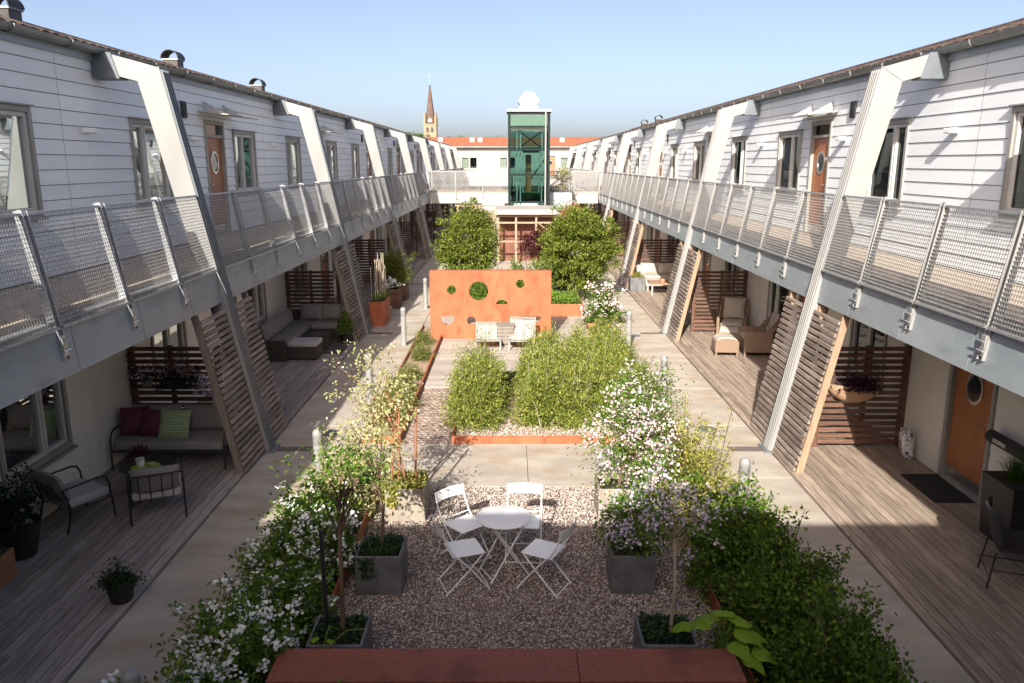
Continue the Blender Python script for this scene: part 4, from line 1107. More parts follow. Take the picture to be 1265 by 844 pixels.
def tree(name, label, loc, c, rad, ncl, per, L, W, leaf, seed, bark, stems=1, r0=.05, sig=.13, shell=.5, group=None, top=None, cat='tree', nl=22):
    Cc, (V, F), rng = crown(seed, c, rad, ncl, per, L, W, sig, shell)
    r = thing(name, label, cat, loc, 0, group)
    mb = MB()
    for k in range(stems):
        a = 2 * PI * k / stems; q = .18 if stems > 1 else 0
        limbs(mb, (q * math.cos(a), q * math.sin(a), 0), Cc, top or (c[0] * .6 + q * 2.2 * math.cos(a), c[1] * .6 + q * 2.2 * math.sin(a), c[2] - rad[2] * .35), r0, rng, nl // stems)
    mb.build('trunk', bark, r, smooth='auto')
    put('crown', np_mesh('crown', V, F, leaf), r)
    return r, Cc, rng
tree('multi_stemmed_tree', 'bushy green tree with pale stems behind the left end of the rusted wall', (-1.55, 26.2, .33), (0, 0, 1.75), (.98, .9, 1.22), 190, 90, .085, .046, l_tree, 81, m_barkp, stems=5, r0=.035, sig=.14)
tree('round_tree', 'dense round green tree behind the right end of the rusted wall', (2.1, 26.9, 0), (0, 0, 1.75), (1.36, 1.15, 1.36), 290, 110, .088, .050, l_tree, 82, m_bark, stems=4, r0=.05, sig=.12, shell=.4)
tree('purple_smoke_bush', 'dark purple leaved bush between the two green trees', (.68, 29.0, .33), (0, 0, 1.35), (.42, .4, .55), 60, 55, .07, .04, l_purp, 83, m_bark, stems=2, r0=.02, cat='shrub')
G = 'light green shrubs behind the rusted wall'
ps = shrub_proto('light_green_shrub', 'light green shrub right behind the left end of the rusted wall', 'shrub', 84, .62, .5, 1.12, 100, 34, .07, .034, l_ground, group=G, loc=(-1.95, 24.6, .33))
for x, y, s_, lab in ((-1.1, 24.7, .98, 'light green shrub under the pale stemmed tree'), (.1, 26.6, 1.08, 'yellowish green shrub in the middle behind the rusted wall'), (.85, 26.3, 1.05, 'light green shrub beside the dense round tree behind the wall'), (-.3, 25.2, .85, 'low light green shrub seen through the large hole in the wall'), (.6, 24.9, .8, 'low light green shrub seen through the small holes of the wall')):
    dup(ps, (x, y, .33), x * 3, lab, scale=s_)
r_, _, _ = tree('orange_tree', 'small orange leaved tree under the footbridge right of the lift', (2.95, 42.0, 0), (0, 0, 1.9), (.4, .4, .6), 30, 40, .09, .05, l_orng, 85, m_bark, r0=.03)
tree('leaning_shrub', 'pale green shrub growing over the footbridge railing by the lift', (2.6, 43.9, 3.1), (0, 0, .75), (.35, .3, .6), 22, 26, .09, .05, l_yel, 86, m_bark, r0=.015, cat='shrub')

# far trees and houses beyond the end terrace
G = 'far trees beyond the orange roof'
far = None
for i, (x, y, s_, lab) in enumerate(((-17.6, 150, 1.08, 'distant green tree crown left of the church spire'), (-8.9, 150, 1.0, 'distant dark tree crown in the middle behind the orange roof'), (-4.6, 152, .95, 'distant small tree crown left of the lift tower'), (-2.4, 149, .98, 'distant tree crown beside the lift tower'), (14.2, 150, .98, 'distant flat tree crown right of the lift behind the roof'), (18.2, 156, .96, 'distant tree crown farthest right behind the roof'))):
    if far is None: far, _, _ = tree('distant_tree', lab, (x, y, 0), (0, 0, 6.4), (2.3, 2.3, 2.7), 90, 40, .32, .2, l_dark, 90, m_bark, r0=.25, sig=.45, group=G)
    else: dup(far, (x, y, 0), i * 1.1, lab, scale=s_)
far.scale = (1.08,) * 3
def far_house(x, y, w, h, rh, wall, label):
    r = thing('distant_house', label, 'house', (x, y, 0), 0, 'distant houses beyond the terraces')
    MB().prism([(-w, 0), (w, 0), (w, h), (0, h + rh), (-w, h)], 0, 9).build('wall', wall, r)
    MB().hexa([(-w - .3, -.3, h - .2), (0, -.3, h + rh), (0, 9.3, h + rh), (-w - .3, 9.3, h - .2), (-w - .3, -.3, h), (0, -.3, h + rh + .2), (0, 9.3, h + rh + .2), (-w - .3, 9.3, h)]).hexa(
        [(w + .3, -.3, h - .2), (0, -.3, h + rh), (0, 9.3, h + rh), (w + .3, 9.3, h - .2), (w + .3, -.3, h), (0, -.3, h + rh + .2), (0, 9.3, h + rh + .2), (w + .3, 9.3, h)]).build('roof', m_tileo, r)
    MB().box(-.4, .4, 4, 5, h + rh - .5, h + rh + 1).build('chimney', m_chim, r)
far_house(-21, 200, 2.4, 8.4, 2.0, m_white2, 'distant white gabled house just right of the church tower')
far_house(-16.5, 210, 2.6, 7.9, 2.4, m_cream, 'distant cream gabled house between church and middle tree')
far_house(13, 170, 3.5, 7.2, 1.6, m_shedd, 'distant dark red house behind the roof right of the lift')

# ================================================================== PLANTERS IN THE GRAVEL COURT
def planter(label, loc, w, h, mat, group=None, rot=0, taper=.0, fill=True, name='square_planter'):
    r = thing(name, label, 'planter', loc, rot, group)
    a = w / 2; b = a - taper; t = .028
    mb = MB(); o = [(-b, -b, 0), (b, -b, 0), (b, b, 0), (-b, b, 0), (-a, -a, h), (a, -a, h), (a, a, h), (-a, a, h),
                    (-a + t, -a + t, h), (a - t, -a + t, h), (a - t, a - t, h), (-a + t, a - t, h), (-a + t, -a + t, h - .08), (a - t, -a + t, h - .08), (a - t, a - t, h - .08), (-a + t, a - t, h - .08)]
    mb.add(o, [(0, 3, 2, 1), (0, 1, 5, 4), (1, 2, 6, 5), (2, 3, 7, 6), (3, 0, 4, 7), (4, 5, 9, 8), (5, 6, 10, 9), (6, 7, 11, 10), (7, 4, 8, 11), (8, 9, 13, 12), (9, 10, 14, 13), (10, 11, 15, 14), (11, 8, 12, 15)])
    mb.build('tub', mat, r, bevel=.007)
    MB().box(-a + t + .001, a - t - .001, -a + t + .001, a - t - .001, h - .09, h - .055).build('soil', m_soil, r)
    return r
def ivy(label, loc, w, n, seed, trail=True, leaf=None, L=.045):
    rng = np.random.default_rng(seed)
    P = np.stack([rng.uniform(-w / 2, w / 2, n), rng.uniform(-w / 2, w / 2, n), rng.uniform(0, .07, n)], 1)
    if trail:
        m = n // 4; y = rng.uniform(-1, 1, m); sd = rng.integers(0, 2, m)
        Q = np.stack([np.where(sd == 0, -w / 2 - .06 + rng.normal(0, .012, m), -w * .45 + abs(rng.normal(0, .08, m))), np.where(sd == 0, rng.normal(-w * .2, .07, m), -w / 2 - .065), -rng.uniform(-.04, .22, m)], 1)
        P = np.concatenate([P, Q])
    V, F = leaf_arrays(P, rng.normal(0, 1, P.shape), rng.normal(0, .5, P.shape) + [0, -.3, 1], L * rng.uniform(.6, 1.2, len(P)), L * .8 * rng.uniform(.7, 1.2, len(P)))
    o = put('ivy', np_mesh('ivy', V, F, leaf or l_ivy), None, loc); return tag(o, label, 'ivy')
GP = 'square planters round the gravel court'
planter('dark slate grey square planter left of the folding table', (-1.57, 8.12, 0), .50, .45, m_stonep, GP)
planter('dark slate grey square planter at the near left by the rusted wall', (-1.69, 6.5, 0), .50, .45, m_stonep, GP)
planter('dark slate grey square planter right of the folding table', (1.20, 8.12, 0), .48, .45, m_stonep, GP)
planter('dark slate grey square planter at the near right by the rusted wall', (1.28, 6.5, 0), .50, .45, m_stonep, GP)
planter('pale sunlit stone planter at the far left of the gravel', (-1.52, 9.95, 0), .52, .45, m_stonel, GP)
planter('pale sunlit stone planter at the far right of the gravel', (1.27, 9.95, 0), .52, .45, m_stonel, GP)
ivy('dark ivy spilling over the slate planter left of the table', (-1.57, 8.12, .42), .42, 620, 1)
ivy('dark ivy filling the near left slate planter', (-1.69, 6.5, .42), .42, 560, 2, False)
ivy('dark ivy filling the near right slate planter', (1.28, 6.5, .42), .42, 560, 3, False)
ivy('bright green leaves spilling from the pale far left planter', (-1.52, 9.95, .44), .5, 900, 4, True, l_yel, .055)

def std_tree(label, loc, c, rad, ncl, per, L, W, leaf, seed, bark, r0=.018, flower=None, nfl=0, fr=.016, sig=.07, group=None, shell=.35, trunk_top=None, cl=7, name='potted_tree'):
    r, Cc, rng = tree(name, label, loc, c, rad, ncl, per, L, W, leaf, seed, bark, 1, r0, sig, shell, group, top=trunk_top, nl=26)
    if flower:
        idx = rng.choice(len(Cc), nfl); cc = Cc[idx] + rng.normal(0, .05, (nfl, 3))
        P = (cc[:, None] + rng.normal(0, .034, (nfl, cl, 3))).reshape(-1, 3)
        V, F = flower_arrays(P, rng.normal(0, .6, P.shape) + [0, -.4, .9], fr * rng.uniform(.7, 1.25, len(P)), rng)
        put('blossoms', np_mesh('blossoms', V, F, flower), r)['kind'] = 'stuff'
    return r
GT = 'small trees growing in the square planters'
std_tree('small green tree with dark trunk in the near left planter', (-1.66, 6.5, .38), (.02, .05, 1.52), (.52, .42, .36), 34, 16, .062, .030, l_green, 101, m_bark, .022, sig=.08, group=GT)
std_tree('slender pale leaved tree with dark trunk in the left slate planter', (-1.57, 8.12, .38), (-.05, 0, 1.15), (.42, .38, .50), 44, 20, .055, .030, l_var, 102, m_bark, .018, sig=.08, group=GT)
std_tree('tall airy tree with pale variegated leaves in the far left planter', (-1.52, 9.95, .38), (-.35, 0, 1.25), (.62, .5, .62), 74, 22, .055, .030, l_var, 103, m_stake, .018, sig=.085, group=GT, shell=.25)
std_tree('lilac flowered tree with thin pale trunk in the near right planter', (1.32, 6.5, .38), (.0, .05, 1.22), (.50, .42, .40), 60, 16, .05, .028, l_dark, 104, m_barkp, .017, f_lilac, 110, .014, group=GT)
std_tree('low lilac flowered bush filling the right slate planter', (1.20, 8.12, .38), (.05, 0, .36), (.42, .36, .36), 80, 26, .05, .028, l_dark, 105, m_bark, .015, f_lilac, 130, .014, group=GT, name='potted_shrub')
std_tree('big pinkish white flowering tree in the far right planter', (1.30, 9.95, .38), (.16, .0, .74), (.62, .52, .82), 150, 24, .05, .028, l_green, 106, m_bark, .022, f_pink, 340, .017, group=GT, sig=.09)
std_tree('leafy flowering shrub with pale pink blossom behind the far right planter', (1.75, 11.0, 0), (.0, .0, 1.35), (.55, .5, .55), 80, 26, .05, .028, l_green, 107, m_bark, .02, f_pink, 120, .015, sig=.09, name='flowering_shrub')
for x, lab in ((-1.62, 'left reddish stake standing in the far left planter'), (-1.40, 'right reddish stake standing in the far left planter'), (-1.73, 'leaning reddish stake at the edge of the far left planter')):
    o = MB().tube([(x, 9.9, .4), (x + (.03 if x > -1.7 else .12), 9.92, 1.5)], .017, 7).build('plant_stake', m_stake); tag(o, lab, 'stake', 'reddish stakes in the planter')
o = MB().tube([(-1.79, 6.46, .4), (-1.80, 6.46, 1.45)], .02, 7).build('plant_stake', m_blackp); tag(o, 'dark stake beside the trunk in the near left planter', 'stake', 'dark stakes')

# ================================================================== RUSTED STEEL
# foreground wall with a broad flat top
r = thing('rusted_steel_wall', 'low broad topped dark rusted steel wall in the foreground', 'wall', (-.15, 5.75, 0))
MB().box(-2.07, .417, 5.55, 5.99, 0, .60).build('left_section', m_cortd, r, world=True, bevel=.004)
MB().box(.422, 1.74, 5.55, 5.99, 0, .60).build('right_section', m_cortd, r, world=True, bevel=.004)
# tall wall with round holes
def holed_wall():
    W, H, T = 3.17, 1.84, .07
    cu = bpy.data.curves.new('hw', 'CURVE'); cu.dimensions = '2D'; cu.fill_mode = 'BOTH'; cu.extrude = T / 2
    def spline(pts):
        sp = cu.splines.new('POLY'); sp.points.add(len(pts) - 1); sp.use_cyclic_u = True
        for i, p in enumerate(pts): sp.points[i].co = (*p, 0, 1)
    spline([(0, 0), (W, 0), (W, H), (0, H)])
    for x, z, rr in ((.556, 1.337, .118), (1.273, 1.306, .255), (2.364, 1.497, .115), (1.879, .917, .165), (2.667, .674, .265), (.444, .57, .18), (1.07, .518, .115)):
        spline([(x + rr * math.cos(2 * PI * k / 40), z + rr * math.sin(2 * PI * k / 40)) for k in range(40)])
    co = bpy.data.objects.new('hw', cu); C.objects.link(co)
    bpy.context.view_layer.update()
    me = bpy.data.meshes.new_from_object(co.evaluated_get(bpy.context.evaluated_depsgraph_get()))
    bpy.data.objects.remove(co); me.transform(Matrix.Rotation(R(90), 4, 'X')); me.materials.clear(); me.materials.append(m_corten)
    r = thing('holed_rusted_wall', 'tall orange rusted steel wall pierced by seven round holes', 'wall', (-2.27, 20.75, 0))
    put('steel_sheet', me, r, (0, 0, 0))
    for x in (.864, 2.06): MB().box(x, x + .009, -T / 2 - .003, -T / 2 - .0005, .01, 1.83).build('panel_seam', m_cortd, r)
    # hollow return edge giving the wall its depth
    MB().box(-.012, -.002, -.04, .20, 0, H).box(W + .002, W + .012, -.04, .20, 0, H).box(-.002, W + .002, .037, .20, H - .012, H - .001).build('return_edge', m_corten, r)
holed_wall()

# ================================================================== GRAVEL COURT FURNITURE
def bistro_chair(label, loc, rot):
    r = thing('folding_chair', label, 'chair', loc, rot, 'white folding chairs round the small table')
    mb = MB().box(-.17, .20, -.19, .19, .44, .452); mb.build('seat', m_white, r, bevel=.02, seg=3)
    mb = MB(); n = 10; V = []
    for i in range(n + 1):
        t = i / n * 2 - 1; y = .19 * t; x = -.315 + .035 * t * t
        V += [(x + .016, y, .68), (x, y, .80), (x - .004, y, .80), (x + .012, y, .68)]
    F = []
    for i in range(n):
        a = 4 * i; b = a + 4; F += [(a, b, b + 1, a + 1), (a + 1, b + 1, b + 2, a + 2), (a + 2, b + 2, b + 3, a + 3), (a + 3, b + 3, b, a)]
    F += [(0, 1, 2, 3), (4 * n + 3, 4 * n + 2, 4 * n + 1, 4 * n)]
    mb.add(V, F); mb.build('backrest', m_white, r, smooth='auto')
    for y in (-.205, .205):
        MB().tube([(.24, y, .01), (.02, y, .30), (-.17, y, .50), (-.255, y, .66), (-.285, y, .80)], .009, 8).build('back_leg_frame', m_white, r, smooth='auto')
    for y in (-.18, .18):
        MB().tube([(-.25, y, .01), (0, y, .25), (.17, y, .435)], .009, 8).build('front_leg_frame', m_white, r, smooth='auto')
    for q in ([(.235, -.205, .035), (.235, .205, .035)], [(-.235, -.18, .035), (-.235, .18, .035)], [(-.17, -.205, .50), (-.17, .205, .50)]):
        MB().tube(q, .007, 6).build('stretcher', m_white, r)
    return r
ch = bistro_chair('white folding chair at the front left of the small table', (-.66, 8.08, 0), R(20))
dup(ch, (.24, 8.05, 0), R(152), 'white folding chair at the front right of the small table')
dup(ch, (-.68, 8.70, 0), R(-48), 'white folding chair at the back left of the small table')
dup(ch, (.02, 8.76, 0), R(-93), 'white folding chair behind the small table with sunlit back')
t = thing('folding_table', 'small round white folding table in the middle of the gravel court', 'table', (-.21, 8.33, 0), R(25))
MB().lathe([(.0, .690), (.305, .690), (.312, .696), (.312, .704), (.300, .713), (.0, .709)], n=48).build('tabletop', m_white, t, smooth='auto')
for a in (-.17, .17):
    MB().tube([(-.24, a, .01), (.20, a, .69)], .010, 8).build('leg', m_white, t, smooth='auto')
    MB().tube([(.24, a * .86, .01), (-.20, a * .86, .69)], .010, 8).build('leg', m_white, t, smooth='auto')
MB().tube([(-.22, -.17, .05), (-.22, .17, .05)], .007, 6).build('stretcher', m_white, t); MB().tube([(.22, -.146, .05), (.22, .146, .05)], .007, 6).build('stretcher', m_white, t)

# bollards
def bollard(label, x, y):
    r = thing('path_bollard', label, 'bollard', (x, y, 0), 0, 'round topped bollard lamps along the paths')
    MB().lathe([(.067, 0), (.067, .78)], n=24).build('shaft', m_steelw, r, smooth='auto')
    MB().lathe([(.060, .782), (.060, .79), (.069, .795), (.069, .90), (.060, .905)], n=24).build('light_ring', m_bolring, r, smooth='auto')
    MB().lathe([(.069, .906)] + [(.069 * math.cos(a), .935 + .069 * math.sin(a)) for a in [R(q) for q in range(0, 90, 12)]] + [(.002, 1.004)], n=24).build('dome', m_steelw, r, smooth='auto')
    return r
m_bolring = M('bollard_ring', (.22, .22, .22), (.28, .28, .28), rough=.4, metal=.3)
b0 = None
for side, x, ys in (('left', -2.9, (5.12, 10.5, 15.0, 20.0, 25.3)), ('right', 2.80, (9.4, 14.8, 19.5, 24.6))):
    for i, y in enumerate(ys):
        xx = x + (.08 if side == 'left' and i == 1 else 0)
        lab = f'{ORD[i]} round topped bollard from the camera beside the {side} path'
        if b0 is None: b0 = bollard(lab, xx, y)
        else: dup(b0, (xx, y, 0), 0, lab)
# ground lids and drain strips
gl = None
for x, y, lab in ((-3.30, 13.2, 'dark round lid in the left path near the steel frame foot'), (3.32, 13.4, 'dark round lid in the right path near the steel frame foot'), (3.2, 21.2, 'small round lid in the right path farther away'), (-3.3, 17.0, 'small round lid in the left path farther away')):
    if gl is None:
        gl = thing('ground_lid', lab, 'manhole cover', (x, y, 0), 0, 'round lids set in the paths'); MB().lathe([(.16, .001), (.16, .006), (.15, .008)], n=24).build('lid', m_gutter, gl); MB().lathe([(.175, .0005), (.175, .004)], n=24).build('ring', m_stonep, gl)
    else: dup(gl, (x, y, 0), 0, lab)
for s in (-1, 1):
    for k in (1, 2, 3):
        f = BAYS[k]
        o = MB().box(min(s * 3.42, s * 4.05), max(s * 3.42, s * 4.05), f - .11, f + .11, .0005, .005).build('drain_strip', m_grav)
        tag(o, f'pebble filled drain strip at the foot of the {ORD[k - 1]} steel frame on the {SN[s]}', 'drain', 'drain strips across the paths')
# pebbles in the mulch bed
tag(pebbles('bed_pebbles', 5200, -1.08, 1.96, 12.71, 13.9, .008, .017, 8, .03), 'pale bark and pebbles covering the bamboo bed', 'mulch')

# white slatted deck chairs before the rusted wall
def deck_chair(label, loc, rot, h, group='white wooden deck chairs'):
    r = thing('deck_chair', label, 'deck chair', loc, rot, group)
    mb = MB()   # faces -Y
    for i in range(8):
        x = -.25 + i * .0715; mb.hexa([(x - .033, .12, .16), (x + .033, .12, .16), (x + .033, .145, .16), (x - .033, .145, .16), (x - .033, .42, h - .05), (x + .033, .42, h - .05), (x + .033, .445, h - .05), (x - .033, .445, h - .05)])
    mb.build('backrest', m_greyslat, r)
    mb = MB()
    for i in range(7): mb.box(-.29, .29, -.42 + i * .075, -.36 + i * .075, .23 - .012 * i, .25 - .012 * i)
    mb.build('seat', m_greyslat, r)
    mb = MB()
    for x in (-.31, .31): mb.bar((x, .10, .08), (x, .455, h), .035, .045); mb.bar((x, -.45, .26), (x, .30, .12), .03, .045); mb.bar((x, -.40, 0), (x, -.40, .25), .035); mb.bar((x, .40, 0), (x, .2, .42), .035)
    mb.bar((-.33, .455, h - .01), (.33, .455, h - .01), .03, .05)
    mb.build('frame', m_greyslat, r)
    return r
dc = deck_chair('low white slatted deck chair on the left before the rusted wall', (-.72, 19.75, .03), 0, .54)
dc2 = deck_chair('taller white deck chair on the right before the rusted wall', (.14, 19.7, .03), R(-3), .68)
r = thing('slatted_side_table', 'grey slatted wooden box table between the two deck chairs', 'table', (-.29, 20.1, .03))
mb = MB()
for i in range(5): mb.box(-.22, .22, -.2, .2, .05 + i * .095, .12 + i * .095)
mb.box(-.2, .2, -.18, .18, .02, .5); mb.build('slatted_box', m_stringer, r)
MB().box(-.24, .24, -.22, .22, .52, .545).build('tabletop', m_stringer, r)
r = thing('small_trestle', 'small dark trestle stool at the right foot of the rusted wall', 'stool', (.72, 20.35, 0))
MB().bar((-.12, 0, 0), (-.03, 0, .22), .03).bar((.12, 0, 0), (.03, 0, .22), .03).build('leg', m_stringer, r); MB().box(-.15, .15, -.1, .1, .22, .25).build('seat', m_stringer, r)

# ================================================================== LEFT DECK, FIRST BAY
def tubec(r, pts, rad=.013, mat=None, name='frame'):
    return MB().tube(pts, rad, 8).build(name, mat or m_black, r, smooth='auto')
def armchair(label, loc, rot):
    r = thing('metal_armchair', label, 'armchair', loc, rot, 'black metal armchairs with grey cushions')      # faces +X
    for s in (-1, 1):
        y = .33 * s
        MB().tube([(.34, y, 0), (.30, y, .50), (.26, y, .585), (.18, y, .61), (-.30, y, .585)], .014, 8).build('arm_frame', m_black, r, smooth='auto')
        MB().tube([(-.30, y, 0), (-.22, y, .30), (-.30, y, .585)], .014, 8).build('leg', m_black, r, smooth='auto')
        MB().tube([(.31, y, .30), (-.25, y, .25)], .012, 8).build('side_rail', m_black, r)
    mb = MB().tube([(-.22, -.33, .27), (-.44, -.33, .70), (-.44, .33, .70), (-.22, .33, .27)], .012, 8).tube([(.31, -.33, .29), (.31, .33, .29)], .012, 8)
    for y in (-.2, -.07, .07, .2): mb.tube([(-.23, y, .28), (-.43, y, .69)], .007, 6)
    mb.build('back_frame', m_black, r, smooth='auto')
    MB().box(-.26, .32, -.30, .30, .30, .42).build('seat_cushion', m_cushl, r, bevel=.04, seg=4)
    MB().pillow(.60, .42, .18, 9, Matrix.Translation((-.27, 0, .575)) @ Matrix.Rotation(R(-22), 4, 'Y') @ Matrix.Rotation(R(90), 4, 'Z')).build('back_cushion', m_cush, r, smooth=True)
    return r
ac = armchair('black metal armchair with grey cushions beside the wall under the window', (-5.83, 9.68, .03), R(58))
dup(ac, (-4.84, 9.90, .03), R(114), 'black metal armchair with its slatted back turned to the camera')
dup(ac, (-5.62, 7.0, .03), R(205), 'black metal armchair at the left edge with only a leg tip showing')
r = thing('round_side_table', 'round dark table with a lime placemat between the armchairs and the sofa', 'table', (-5.22, 10.50, .03))
MB().lathe([(0, .43), (.36, .43), (.37, .44), (.36, .45), (0, .45)], n=36).build('tabletop', m_black, r, smooth='auto')
for k in range(3): MB().tube([(.30 * math.cos(k * 2.09 + .4), .30 * math.sin(k * 2.09 + .4), 0), (.25 * math.cos(k * 2.09 + .4), .25 * math.sin(k * 2.09 + .4), .43)], .012, 6).build('leg', m_black, r)
o = MB().lathe([(0, 0), (.19, 0), (.19, .005), (0, .006)], n=32).build('placemat', m_green); o.location = (-5.20, 10.40, .482); tag(o, 'round lime green placemat on the dark side table', 'placemat')
r = thing('white_flower_pot', 'white cup shaped pot with a dark red plant on the lime placemat', 'plant pot', (-5.28, 10.42, .488))
MB().lathe([(0, 0), (.045, 0), (.062, .11), (.055, .11), (.05, .09), (0, .09)], n=20).build('pot', m_white, r, smooth='auto')
rng = np.random.default_rng(6); P = rng.normal(0, 1, (260, 3)); P = unit(P) * rng.uniform(.03, .11, (260, 1)) + [0, 0, .19]
V, F = leaf_arrays(P, P - [0, 0, .12], rng.normal(0, .5, P.shape) + [0, 0, 1], .04 * np.ones(260), .02 * np.ones(260)); put('foliage', np_mesh('foliage', V, F, l_purp), r)
r = thing('small_candle_bowl', 'small pale candle bowl on the lime placemat', 'candle holder', (-5.12, 10.42, .488))
MB().lathe([(0, 0), (.03, 0), (.045, .03), (.04, .045), (.0, .035)], n=16).build('bowl', m_cushb, r, smooth='auto')

def outdoor_sofa():
    r = thing('outdoor_sofa', 'long grey cushioned black metal sofa against the slatted screen', 'sofa', (-5.35, 11.85, .03), 0)     # faces -Y
    for x in (-.86, .86):
        MB().tube([(x, -.42, 0), (x, -.40, .46), (x, -.34, .56), (x, -.22, .60), (x, .30, .58)], .015, 8).build('arm_frame', m_black, r, smooth='auto')
        MB().tube([(x, .30, 0), (x, .33, .58), (x, .35, .72)], .015, 8).build('leg', m_black, r, smooth='auto')
    MB().tube([(-.86, .35, .72), (.86, .35, .72)], .015, 8).tube([(-.86, -.40, .28), (.86, -.40, .28)], .015, 8).tube([(-.86, .3, .26), (.86, .3, .26)], .015, 8).build('rail', m_black, r)
    MB().box(-.83, .83, -.40, .26, .29, .43).build('seat_cushion', m_cush, r, bevel=.045, seg=4)
    for x in (-.42, .42):
        MB().pillow(.82, .42, .22, 9, Matrix.Translation((x, .24, .62)) @ Matrix.Rotation(R(-14), 4, 'X')).build('back_cushion', m_cush, r, smooth=True)
outdoor_sofa()
def throw(label, loc, rz, tilt, mat, w=.44):
    o = MB().pillow(w, w, .15, 9).build('throw_pillow', mat, smooth=True); o.location = loc; o.rotation_euler = (R(tilt), R(4), R(rz)); return tag(o, label, 'pillow', 'throw pillows on the grey sofa')
m_strp = bpy.data.materials.new('green_striped_cloth'); m_strp.use_nodes = True; nt = m_strp.node_tree
tc = nn(nt, 'ShaderNodeTexCoord'); sp = nn(nt, 'ShaderNodeSeparateXYZ'); w_ = nn(nt, 'ShaderNodeMath', operation='MULTIPLY'); w_.inputs[1].default_value = 11.5
w2 = nn(nt, 'ShaderNodeMath', operation='FRACT'); cr = nn(nt, 'ShaderNodeValToRGB'); cr.color_ramp.interpolation = 'CONSTANT'; e = cr.color_ramp.elements
e[0].color = (.24, .33, .17, 1); e[1].position = .6; e[1].color = (.38, .43, .25, 1); x = e.new(.82); x.color = (.08, .12, .06, 1); x = e.new(.92); x.color = (.40, .50, .28, 1)
nt.links.new(tc.outputs['Object'], sp.inputs[0]); nt.links.new(sp.outputs['Z'], w_.inputs[0]); nt.links.new(w_.outputs[0], w2.inputs[0]); nt.links.new(w2.outputs[0], cr.inputs[0]); nt.links.new(cr.outputs[0], nt.nodes['Principled BSDF'].inputs['Base Color']); nt.nodes['Principled BSDF'].inputs['Roughness'].default_value = .9
throw('plain maroon throw pillow at the left end of the sofa', (-5.98, 11.82, .68), 25, -18, m_maroon)
throw('maroon throw pillow with a pale flower, second from the sofa\'s left end', (-5.68, 11.78, .66), -5, -22, m_maroon)
throw('pale green striped throw pillow in the middle of the sofa', (-5.33, 11.72, .66), 6, -24, m_strp, .46)

def round_pot(label, loc, r0, r1, h, mat, sides=28, rot=0, group=None, name='plant_pot'):
    r = thing(name, label, 'plant pot', loc, rot, group)
    MB().lathe([(0, 0), (r0, 0), (r1, h), (r1 - .018, h), (r1 - .03, h - .05), (0, h - .05)], n=sides).build('pot', mat, r, smooth='auto')
    MB().lathe([(0, h - .052), (r1 - .032, h - .052), (r1 - .032, h - .04), (0, h - .035)], n=sides).build('soil', m_soil, r)
    return r
round_pot('large black round pot on the left deck below the window', (-5.98, 8.72, .03), .17, .26, .42, m_blackp)
shrub_proto('rose_bush', 'dark leaved rose bush with pink blooms growing in the large black pot', 'shrub', 120, .30, .30, .95, 70, 26, .05, .034, l_ivy, f_lilac, 4, .03, 3, loc=(-5.98, 8.72, .40))
round_pot('small black pot with trailing leaves on the left deck edge', (-4.30, 7.72, .03), .11, .155, .24, m_blackp)
shrub_proto('trailing_plant', 'low trailing dark green plant in the small black pot', 'plant', 121, .25, .2, .20, 46, 22, .035, .022, l_ivy, loc=(-4.30, 7.72, .22), jag=.3)
r = thing('wooden_planter_box', 'orange brown wooden planter box at the left edge of the deck', 'planter box', (-6.0, 8.0, .03), R(2))
mb = MB(); [mb.box(-.26, .26, -.26, .26, .0 + i * .085, .078 + i * .085) for i in range(4)]; mb.build('boards', m_box, r, bevel=.004); MB().box(-.235, .235, -.235, .235, .3, .345).build('soil', m_soil, r)

def hanging_box(label, loc, w, fl, seed, cascade=.25, group='flower boxes hung on the slatted screens'):
    r = thing('hanging_flower_box', label, 'flower box', loc, 0, group)
    MB().hexa([(-w / 2, -.20, 0), (w / 2, -.20, 0), (w / 2, -.04, 0), (-w / 2, -.04, 0), (-w / 2, -.23, .17), (w / 2, -.23, .17), (w / 2, -.03, .17), (-w / 2, -.03, .17)]).build('trough', m_blackp, r, bevel=.01)
    rng = np.random.default_rng(seed); n = 700
    P = np.stack([rng.uniform(-w / 2, w / 2, n), -.14 + rng.normal(0, .06, n), .19 + abs(rng.normal(0, .07, n))], 1)
    V, F = leaf_arrays(P, rng.normal(0, 1, P.shape), rng.normal(0, .5, P.shape) + [0, 0, 1], np.full(n, .045), np.full(n, .022)); put('foliage', np_mesh('foliage', V, F, l_ivy), r)
    n = 170
    P = np.stack([rng.uniform(-w / 2, w / 2, n), -.16 + rng.normal(0, .06, n), .22 + abs(rng.normal(0, .09, n))], 1)
    V, F = flower_arrays(P, rng.normal(0, .5, P.shape) + [0, -.9, .5], np.full(n, .018), rng); put('blossoms', np_mesh('blossoms', V, F, fl), r)['kind'] = 'stuff'
    n = 150
    P = np.stack([w / 2 + .05 + rng.normal(0, .08, n), -.2 + rng.normal(0, .04, n), .16 - rng.uniform(-.1, cascade, n)], 1)
    V, F = flower_arrays(P, rng.normal(0, .5, P.shape) + [0, -1, .4], np.full(n, .017), rng); put('trailing_blossoms', np_mesh('tb', V, F, f_lilac), r)['kind'] = 'stuff'
hanging_box('long black flower box with orange and lilac flowers on the left slatted screen', (-5.40, 12.38, 1.08), .62, f_mix, 130)
r = thing('hanging_flower_pot', 'small hanging pot with pale flowers on the left screen by the wall', 'plant pot', (-5.93, 12.24, 1.12))
MB().lathe([(0, 0), (.07, .01), (.10, .12), (.09, .12), (0, .10)], n=18).build('pot', m_stonel, r, smooth='auto')
rng = np.random.default_rng(8); P = rng.normal(0, .09, (320, 3)) * [1.3, 1, .7] + [0, -.02, .18]
